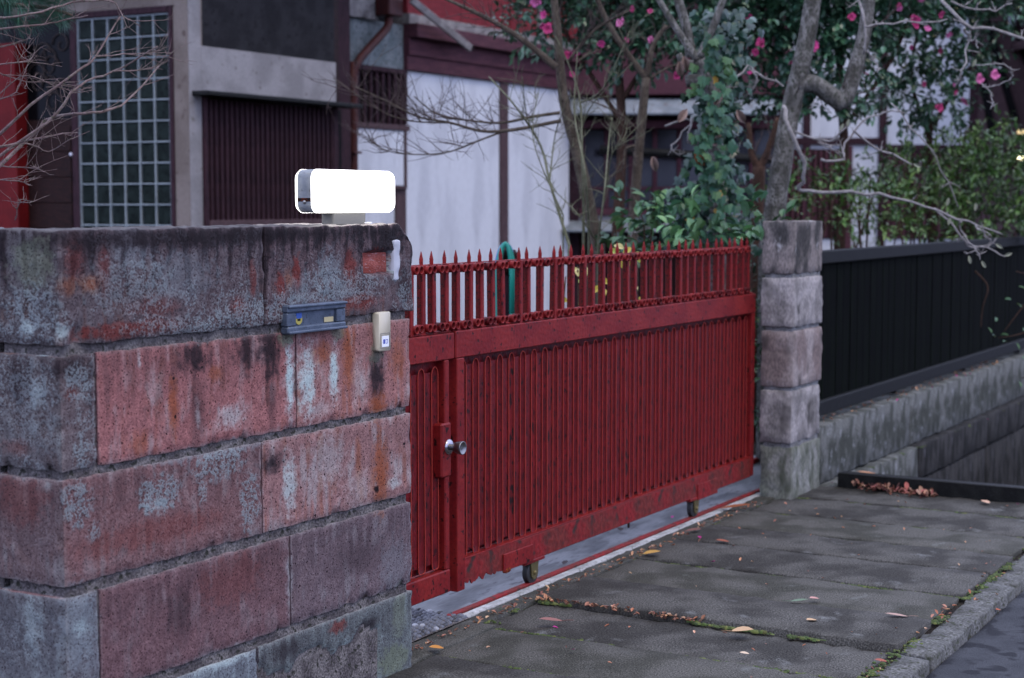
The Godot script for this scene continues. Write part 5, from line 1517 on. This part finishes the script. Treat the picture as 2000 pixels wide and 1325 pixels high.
	for s in [["green_shrub", "tall loose green shrub right behind the stone pillar", [blob(1580, 400, 11.5, 60, 40, 0.5, 0.7), blob(1600, 350, 11.8, 50, 40, 0.4, 0.5), blob(1660, 370, 11.8, 70, 30, 0.5, 0.8), blob(1690, 420, 11.6, 70, 40, 0.5, 0.6)]],
		["green_shrub", "dark green shrub around the brown camellia trunk", [blob(1760, 390, 12.6, 70, 50, 0.5), blob(1800, 330, 12.8, 60, 40, 0.5, 0.8), blob(1750, 450, 12.4, 80, 30, 0.5, 0.7)]],
		["green_shrub", "bright green bushy shrub at the right end over the fence", [blob(1880, 330, 13.2, 80, 60, 0.6), blob(1960, 380, 13.2, 80, 70, 0.6), blob(1900, 430, 13.0, 100, 40, 0.6), blob(1990, 290, 13.4, 50, 50, 0.5), blob(1860, 270, 13.4, 50, 30, 0.4, 0.7)]]]:
		var t := thing(s[0], s[1], "shrub", Vector3.ZERO, "shrubs behind the fence")
		crown(t, "foliage", shrub_leaf, M.leaf, s[2], 850.0, shrub, 0.1)
		var st := begin(true)
		for bl in s[2]:
			var c: Vector3 = bl[0]
			for k in 3:
				var foot := Vector3(c.x + rng.randf_range(-0.2, 0.2), -0.05, c.z + rng.randf_range(-0.2, 0.2))
				add_tube(st, smooth_path([foot, foot.lerp(c, 0.5) + Vector3(rng.randf_range(-0.1, 0.1), 0, rng.randf_range(-0.1, 0.1)), c + Vector3(rng.randf_range(-0.2, 0.2), 0.1, rng.randf_range(-0.2, 0.2))], 3), 0.014, 0.005, 5)
		piece("stems", done(st), M.bark_brown, t).set_meta("kind", "stuff")
		nb += 1
	# dark planting seen between gate and pillar
	var hedge := thing("low_hedge", "dark low hedge seen in the gap between gate and pillar", "hedge")
	crown(hedge, "foliage", small_leaf, M.leaf, [blob(1472, 720, 9.6, 40, 110, 0.4, 1.2), blob(1478, 560, 9.6, 36, 90, 0.3, 0.5), blob(1560, 700, 10.5, 120, 160, 0.4, 0.6)], 1800.0, [Color(0.02, 0.06, 0.03), Color(0.04, 0.09, 0.04)], 0.0)
	# sprig hanging in front of the fence at the far right
	var sp := thing("fence_sprig", "thin sprig with a few light green leaves in front of the fence", "branches")
	var ss_ := begin(true)
	var sl := leaf_mesh(0.055, 0.022)
	for l in [[[2030, 560], [1990, 610], [1960, 650]], [[2030, 640], [1985, 655], [1950, 660]], [[2030, 720], [1995, 740]], [[2020, 540], [1985, 530]], [[1905, 530], [1930, 560], [1920, 600], [1916, 640]]]:
		var p := path_px(l, 10.8)
		add_tube(ss_, p, 0.006, 0.003, 5)
	piece("stem", done(ss_), M.bark_brown, sp)
	for q in [[1930, 640], [1945, 628], [1970, 655], [1985, 670], [1995, 600], [1990, 560], [1998, 640], [1960, 668], [1998, 700], [1990, 745], [1975, 585], [1940, 655]]:
		piece("leaf", sl, greens[4], sp, at(q[0], q[1], 10.75), facing(Vector3(rng.randf_range(-0.8, 0.2), 0.8, rng.randf_range(0.0, 0.8)).normalized(), rng.randf() * 6.0).get_euler())

	# ---- plum tree and pine at the left, behind the wall
	var pl := thing("plum_tree", "bare spiny plum branches spreading in front of the glass block panel", "tree")
	var tr := begin(true)
	var base := at(-190, 700, 6.4)
	add_tube(tr, smooth_path([Vector3(base.x, -0.1, base.z), at(-180, 600, 6.4), at(-120, 400, 6.4), at(-40, 300, 6.4)], 4), 0.05, 0.02, 8, 0.1)
	piece("trunk", done(tr), M.bark, pl)
	for l in [[[[-40, 300], [60, 205], [150, 140], [185, 111], [236, 30]], 0.009], [[[-40, 330], [90, 240], [152, 168], [220, 140], [306, 92]], 0.009], [[[-60, 380], [65, 262], [96, 232], [160, 221], [236, 206], [310, 130]], 0.010], [[[185, 111], [260, 105], [336, 104]], 0.004], [[[220, 140], [290, 135], [330, 118]], 0.004], [[[-30, 36], [60, 28], [140, 6], [215, 2], [240, 30], [272, 50]], 0.006], [[[-30, 60], [70, 50], [120, 40], [170, 30]], 0.006], [[[-30, 100], [40, 80], [60, 74]], 0.006], [[[-30, 130], [50, 120], [60, 112]], 0.004], [[[-40, 300], [80, 268], [150, 260]], 0.006], [[[-40, 290], [50, 280], [95, 296], [140, 270]], 0.005], [[[-30, 345], [35, 355], [60, 362]], 0.004], [[[-20, 200], [30, 180], [60, 110]], 0.004], [[[-40, 220], [40, 150], [90, 160], [140, 180]], 0.004], [[[-40, 320], [70, 330], [60, 325]], 0.004], [[[30, 430], [40, 390], [60, 400]], 0.003], [[[-30, 130], [50, 160], [110, 155], [130, 195]], 0.003]]:
		var st := begin(true)
		var p := path_px(l[0], 6.1, 0.3)
		for i in p.size():
			p[i] += Vector3(rng.randf_range(-1, 1), rng.randf_range(-1, 1), rng.randf_range(-1, 1)) * 0.003
		add_tube(st, p, l[1] * 0.75, l[1] * 0.3, 6, 0.15)
		shoots(st, p, 5, 0.20, 0.0018, 1, 0.9)
		shoots(st, p, 12, 0.03, 0.0011, 0, 0.2)
		piece("branch", done(st), M.twig_plum, pl)
	var pine := thing("pine_branch", "dark green pine needles hanging into the top left corner", "pine")
	var pst := begin(true)
	var pp := path_px([[-120, -30], [-10, 5], [90, 15], [140, 30]], 6.3)
	add_tube(pst, pp, 0.012, 0.005, 6, 0.2)
	piece("bough", done(pst), M.bark, pine)
	var nx := []
	var nc := []
	for k in 110:
		var c := at(rng.randf_range(-60, 120), rng.randf_range(-50, 40), 6.3 + rng.randf_range(-0.15, 0.15))
		var dirn := (at(1100, 700, 6.3) - at(1000, 662, 6.3)).normalized()
		dirn = (dirn + Vector3(rng.randf_range(-1, 1), rng.randf_range(-0.9, 0.6), rng.randf_range(-1, 1)) * 0.6).normalized()
		for i in 34:
			var d := (dirn + Vector3(rng.randf_range(-1, 1), rng.randf_range(-1, 1), rng.randf_range(-1, 1)) * 0.4).normalized()
			var x := d.cross(Vector3(0.3, 1, 0.2)).normalized()
			nx.append(Transform3D(Basis(x, d, x.cross(d)) * rng.randf_range(0.7, 1.1), c))
			nc.append(tint(Color(0.03, 0.11, 0.07), 0.4))
	crowd("needles", leaf_mesh(0.10, 0.0022, 0.2, 0.05), M.leaf, pine, nx, nc)

	# ---- yellow autumn shrub just behind the gate, green hose on its hook
	var ye := thing("yellow_shrub", "small shrub with yellow autumn leaves close behind the gate bars", "shrub")
	var yl := leaf_mesh(0.052, 0.03, 0.3, 0.3)
	var ym := [plain(Color(0.62, 0.56, 0.22), 0.6), plain(Color(0.52, 0.56, 0.24), 0.6), plain(Color(0.66, 0.62, 0.42), 0.6)]
	for m in ym:
		m.backlight_enabled = true
		m.backlight = Color(0.5, 0.5, 0.1)
	var ys := begin(true)
	for q in [[1100, 640, 1105, 540], [1130, 640, 1128, 520], [1230, 640, 1235, 490], [1180, 640, 1170, 560]]:
		var a := at(q[0], q[1], 7.6)
		add_tube(ys, smooth_path([Vector3(a.x, -0.02, a.z), a, at(q[2], q[3], 7.6)], 3), 0.006, 0.003, 5)
	piece("stem", done(ys), M.bark_brown, ye)
	for q in [[1098, 575], [1103, 560], [1090, 580], [1128, 525], [1142, 520], [1130, 540], [1138, 560], [1136, 585], [1218, 486], [1232, 484], [1245, 492], [1225, 500], [1210, 492], [1175, 560], [1170, 545], [1180, 580], [1245, 560], [1250, 580], [1108, 590], [1085, 570], [1238, 500], [1212, 502]]:
		piece("leaf", yl, ym[rng.randi() % 3], ye, at(q[0], q[1], 7.55 + rng.randf() * 0.1), facing(((eye - at(q[0], q[1], 7.5)).normalized() + Vector3(0, 0.5, 0)).normalized(), rng.randf() * 6.0).get_euler())
	var ho := thing("garden_hose", "coiled green garden hose hanging behind the gate against the white wall", "hose")
	for k in 5:
		var hs := begin(true)
		var pts := []
		var w := 0.034 + k * 0.006
		var c := at(987, 560, 8.4 + k * 0.03)
		var rt := (at(1100, 560, 8.4) - at(1000, 560, 8.4)).normalized()
		for i in 33:
			var a := TAU * i / 32.0
			pts.append(c + rt * cos(a) * w * 0.9 + Vector3.UP * (sin(a) * 0.20 + (0.02 if sin(a) > 0 else -0.14)))
		add_tube(hs, pts, 0.011, 0.011, 7)
		piece("coil", done(hs), M.hose_blue if k == 4 else M.hose, ho)
	var hk := at(990, 498, 8.5)
	piece("reel", box_mesh(Vector3(0.10, 0.13, 0.06), 0.02), M.door_wood, ho, Vector3(hk.x + 0.03, hk.y - 0.04, hk.z))
	piece("stake", box_mesh(Vector3(0.03, hk.y, 0.03), 0.004), M.wood_dark, ho, Vector3(hk.x + 0.06, hk.y * 0.5 - 0.05, hk.z - 0.03))

func camellia_wood(t: Node3D, limbs: Array, d: float) -> void:
	for i in limbs.size():
		var st := begin(true)
		var p := path_px(limbs[i], d)
		if i == 0: p.push_front(Vector3(p[0].x, -0.1, p[0].z))
		add_tube(st, p, 0.045 if i == 0 else 0.02, 0.02 if i == 0 else 0.008, 8, 0.1)
		piece("trunk" if i == 0 else "limb", done(st), M.bark_brown, t)

# ---------------------------------------------------------------- fallen leaves, moss, crumbs
func fallen(label: String, px: float, py: float, l: float, w: float, c: Color, turn: float, curl := 0.35, y := 0.012) -> void:
	var p := on_ground(px, py)
	var o := piece("fallen_leaf", leaf_mesh(l, w, 0.12, -curl * 0.22), plain(c, 0.7), self, p + Vector3(0, y, 0))
	o.basis = Basis(Vector3.UP, turn) * Basis(Vector3.RIGHT, -PI / 2 + 0.05)
	if l > 0.06:
		var st := begin(true)
		add_tube(st, [Vector3(0, 0.002, 0), Vector3(l * 0.06, -l * 0.22, 0.003), Vector3(l * 0.02, -l * 0.5, 0.004)], 0.0013, 0.0009, 4)
		piece("stalk", done(st), plain(c.darkened(0.15), 0.8), o)
	tag(o, label, "leaf", "fallen leaves on the crossing")

func build_litter() -> void:
	fallen("large dull pink brown leaf with a long stalk near the pebbles", 1098, 1220, 0.085, 0.045, Color(0.50, 0.33, 0.30), 0.62)
	fallen("pale tan lobed leaf beside the mossy step between two slabs", 1430, 1240, 0.075, 0.065, Color(0.66, 0.54, 0.40), 3.5)
	fallen("small yellow tan leaf close to the foot of the stone wall", 866, 1274, 0.05, 0.042, Color(0.68, 0.46, 0.18), 0.6)
	fallen("long orange brown leaf lying beside the rail near the pillar", 1410, 998, 0.15, 0.06, Color(0.50, 0.27, 0.14), 3.75)
	fallen("yellow star shaped leaf in the weeds along the sill", 1258, 1088, 0.075, 0.055, Color(0.66, 0.51, 0.24), 3.9)
	fallen("dusty pink leaf beside the sill right of the yellow leaf", 1340, 1043, 0.075, 0.045, Color(0.42, 0.28, 0.25), 3.8)
	fallen("rusty brown leaf in the middle of a slab near the pillar", 1424, 1064, 0.06, 0.04, Color(0.52, 0.27, 0.17), 0.4)
	fallen("pale beige leaf at the outer end of a slab by the kerb", 1772, 1211, 0.08, 0.03, Color(0.58, 0.47, 0.42), 0.4)
	fallen("small beige leaf on the slab between moss joint and kerb", 1595, 1218, 0.045, 0.035, Color(0.66, 0.54, 0.40), 1.0)
	fallen("light green leaf lying on a mossy joint", 1545, 1181, 0.065, 0.03, Color(0.34, 0.42, 0.33), 3.6)
	fallen("upright tan leaf leaning on the steel edging over the leaf pile", 1718, 948, 0.12, 0.07, Color(0.60, 0.43, 0.30), 0.2, 0.5, 0.05)
	fallen("orange tan leaf at the right end of the leaf pile", 1828, 968, 0.07, 0.055, Color(0.74, 0.50, 0.26), 0.9)
	fallen("single pale leaf on the last slab away from the pile", 1932, 988, 0.055, 0.04, Color(0.70, 0.56, 0.46), -0.6)
	fallen("tiny cream leaf near the front edge of the picture", 1463, 1285, 0.032, 0.026, Color(0.70, 0.62, 0.52), 0.3)
	fallen("reddish crumpled leaf in the moss beside the kerb", 1732, 1300, 0.04, 0.03, Color(0.5, 0.24, 0.16), 0.3)
	fallen("pale pink petal lying on the slab with the tan leaf", 1600, 1176, 0.04, 0.035, Color(0.66, 0.48, 0.44), 0.8)
	fallen("dark brown curled leaf on the yard concrete under the gate", 1213, 1042, 0.05, 0.03, Color(0.16, 0.10, 0.09), -1.0)
	fallen("dark dead leaf beside the rail under the gate", 1100, 1108, 0.05, 0.025, Color(0.14, 0.09, 0.10), -1.4)
	fallen("orange leaf fragment on the road beside the kerb", 1955, 1172, 0.04, 0.03, Color(0.60, 0.30, 0.16), 0.4, 0.3, -0.04)
	var pick := [Color(0.30, 0.12, 0.06), Color(0.38, 0.20, 0.10), Color(0.20, 0.08, 0.05), Color(0.42, 0.26, 0.16), Color(0.14, 0.07, 0.05), Color(0.34, 0.16, 0.10)]
	var crumb := leaf_mesh(0.022, 0.013, 0.4, -0.3)
	var xs := [4.575, 4.985, 5.402, 5.836, 6.272, 6.704, 7.104, 7.545, 8.03]
	var xf := []
	var cl := []
	var mx := []
	var mc := []
	var lay := func(p: Vector3, s: float) -> void:
		xf.append(Transform3D(Basis.from_euler(Vector3(-PI / 2 + rng.randfn() * 0.4, rng.randf() * TAU, 0)).scaled(Vector3.ONE * s), p))
		cl.append(tint(pick[rng.randi() % pick.size()], 0.3))
	var grow := func(p: Vector3, s: float) -> void:
		for r_ in 3:
			var s2 := s * rng.randf_range(0.25, 0.62)
			mx.append(Transform3D(Basis(Vector3.UP, rng.randf() * TAU).scaled(Vector3(s2, s2 * rng.randf_range(0.4, 0.9), s2 * rng.randf_range(0.6, 1.5))), p + Vector3(rng.randfn() * 0.005, -0.001, rng.randfn() * 0.012)))
			mc.append(tint(Color(0.035, 0.055, 0.010) if rng.randf() < 0.75 else Color(0.075, 0.09, 0.02), 0.4))
	for i in xs.size():
		var x: float = xs[i]
		var thick := 1.0 if i == 2 else 0.75
		for k in int(260 * thick):
			var z := rng.randf_range(-2.99, -1.6)
			var patch := sin(z * 7.0 + i * 2.1) + sin(z * 17.0 + i) * 0.6
			if i == 2 and z < -2.3 and rng.randf() < 0.8:
				lay.call(Vector3(x - 0.01 + rng.randfn() * 0.010, 0.004 + rng.randf() * 0.008, z), rng.randf_range(0.5, 1.2))
			if patch > (0.1 if i == 2 else -0.5):
				grow.call(Vector3(x + rng.randfn() * 0.004 - (0.012 * rng.randf() if i == 2 else 0.0), -0.008 if i != 2 else -0.004, z), rng.randf_range(0.6, 1.3) * (1.3 if i == 2 else 0.8))
	# along the sill and along the kerb
	for k in 420:
		var x := rng.randf_range(4.45, 7.7)
		var z := -3.005 + rng.randfn() * 0.012
		if rng.randf() < 0.55: lay.call(Vector3(x, 0.004 + rng.randf() * 0.006, z), rng.randf_range(0.4, 1.0))
		if sin(x * 9.0) + sin(x * 23.0) > 0.6: grow.call(Vector3(x, -0.006, z), rng.randf_range(0.5, 1.1))
	for k in 420:
		var x := rng.randf_range(4.9, 8.3)
		if sin(x * 5.0) + sin(x * 13.0) > -0.3: grow.call(Vector3(x, -0.008, -1.595 + rng.randfn() * 0.010), rng.randf_range(0.6, 1.3))
		if rng.randf() < 0.12: lay.call(Vector3(x, 0.003, -1.59 + rng.randfn() * 0.03), rng.randf_range(0.4, 1.0))
	# single crumbs blown about
	for k in 70:
		lay.call(Vector3(rng.randf_range(4.6, 8.3), 0.010, rng.randf_range(-2.95, -1.6)), rng.randf_range(0.3, 0.9))
	# foot of the wall
	for k in 130:
		grow.call(Vector3(rng.randf_range(4.2, 4.47), -0.012, WALL_Z + 0.02 + absf(rng.randfn()) * 0.02), rng.randf_range(0.8, 1.8))
	# on the retaining wall
	for k in 110:
		lay.call(Vector3(rng.randf_range(8.45, 12.5), 0.325, rng.randf_range(-3.06, -2.93)), rng.randf_range(0.5, 1.3))
		grow.call(Vector3(rng.randf_range(9.0, 13.5), -0.008, rng.randf_range(-2.91, -2.87)), rng.randf_range(0.5, 1.4))
	var cr := crowd("leaf_crumbs", crumb, M.dry, self, xf, cl)
	tag(cr, "brown leaf crumbs gathered in the joints of the crossing", "leaf litter")
	var ms := begin(true)
	add_lathe(ms, [Vector2(0.0002, 0.010), Vector2(0.006, 0.0085), Vector2(0.011, 0.003), Vector2(0.012, -0.004)], 7)
	var mm := done(ms)
	var st := SurfaceTool.new()
	st.append_from(mm, 0, Transform3D(Basis(Vector3.RIGHT, -PI / 2), Vector3.ZERO))
	var mo := crowd("moss", st.commit(), M.moss, self, mx, mc)
	tag(mo, "green moss growing along the slab joints and the kerb", "moss")
	# leaf pile against the steel edging
	var px := []
	var pc := []
	for k in 150:
		var t := rng.randf()
		var z := lerpf(-2.72, -2.28, pow(t, 0.9))
		px.append(Transform3D(Basis.from_euler(Vector3(-PI / 2 + rng.randfn() * 0.6, rng.randf() * TAU, 0)).scaled(Vector3.ONE * rng.randf_range(0.7, 1.9)), Vector3(8.375 - absf(rng.randfn()) * 0.045, 0.012 + rng.randf() * 0.03 * (1.0 - t), z)))
		pc.append(tint([Color(0.14, 0.045, 0.03), Color(0.22, 0.09, 0.05), Color(0.30, 0.16, 0.10), Color(0.10, 0.04, 0.03), Color(0.30, 0.10, 0.08)][rng.randi() % 5], 0.3))
	var pile := crowd("leaf_litter", crumb, M.dry, self, px, pc)
	tag(pile, "heap of red brown leaves lying against the dark steel edging", "leaf litter")
	# petals
	var pet := leaf_mesh(0.020, 0.016, 0.3, -0.3)
	var pm := plain(Color(0.66, 0.14, 0.46), 0.7)
	for q in [[1311, 1017], [1368, 1057], [1090, 1234], [1626, 948], [1990, 990], [1118, 1276], [1390, 1103]]:
		var o := piece("petal", pet, pm, self, on_ground(q[0], q[1]) + Vector3(0, 0.012, 0), Vector3(-PI / 2, rng.randf() * 6.0, 0))
		tag(o, "small magenta flower petal lying on the grey crossing", "petal", "fallen petals on the crossing")
	for q in [[1769, 868], [1820, 758], [1751, 783], [1886, 735], [1895, 731], [1931, 820], [1963, 787], [1602, 812], [1612, 809], [1870, 736]]:
		var d := at(q[0], q[1], 1.0) - eye
		var y := 0.322 if q[1] < 765 or q[0] < 1620 or q[0] == 1751 else 0.004
		var o := piece("petal", pet, pm, self, eye + d * ((y + 0.004 - eye.y) / d.y), Vector3(-PI / 2 + 0.2, rng.randf() * 6.0, 0))
		tag(o, "small magenta flower petal lying on the ledge of the retaining wall", "petal", "fallen petals on the ledge")
	# pebbles set in the corner by the wall
	var pb := begin(true)
	var rad := [0.35, 0.8, 1.0, 0.8, 0.35]
	var prof := [Vector2(0.0002, 0.40), Vector2(0.55, 0.32), Vector2(0.9, 0.12), Vector2(1.0, -0.1), Vector2(0.7, -0.35)]
	add_lathe(pb, prof, 10)
	var pmsh := done(pb)
	var pbx := SurfaceTool.new()
	pbx.append_from(pmsh, 0, Transform3D(Basis(Vector3.RIGHT, -PI / 2), Vector3.ZERO))
	var pmesh := pbx.commit()
	var bed := struct("pebble_bed", ground_sheet(Vector3(4.42, 0, -3.32), Vector3(5.03, 0, -3.062), 0.004, 0.05, 0.0, 17), M.mortar)
	var n := 0
	for i in 20:
		for j in 11:
			var m := plain(Color(0.32, 0.33, 0.36) * rng.randf_range(0.5, 1.1), 0.5)
			m.albedo_color.a = 1.0
			if rng.randf() < 0.03: m.albedo_color = Color(0.55, 0.56, 0.58)
			var o := piece("pebble", pmesh, pebble_mats(m), bed, Vector3(4.43 + i * 0.0305 + (j % 2) * 0.015 + rng.randf() * 0.008, 0.004, -3.31 + j * 0.0225 + rng.randf() * 0.006))
			o.scale = Vector3(rng.randf_range(0.013, 0.019), 0.024, rng.randf_range(0.009, 0.014))
			o.rotation.y = rng.randf() * 1.2 - 0.6
			n += 1

var pcache := {}
func pebble_mats(m: StandardMaterial3D) -> StandardMaterial3D:
	var k := int(m.albedo_color.r * 10.0)
	if not pcache.has(k): pcache[k] = m
	return pcache[k]
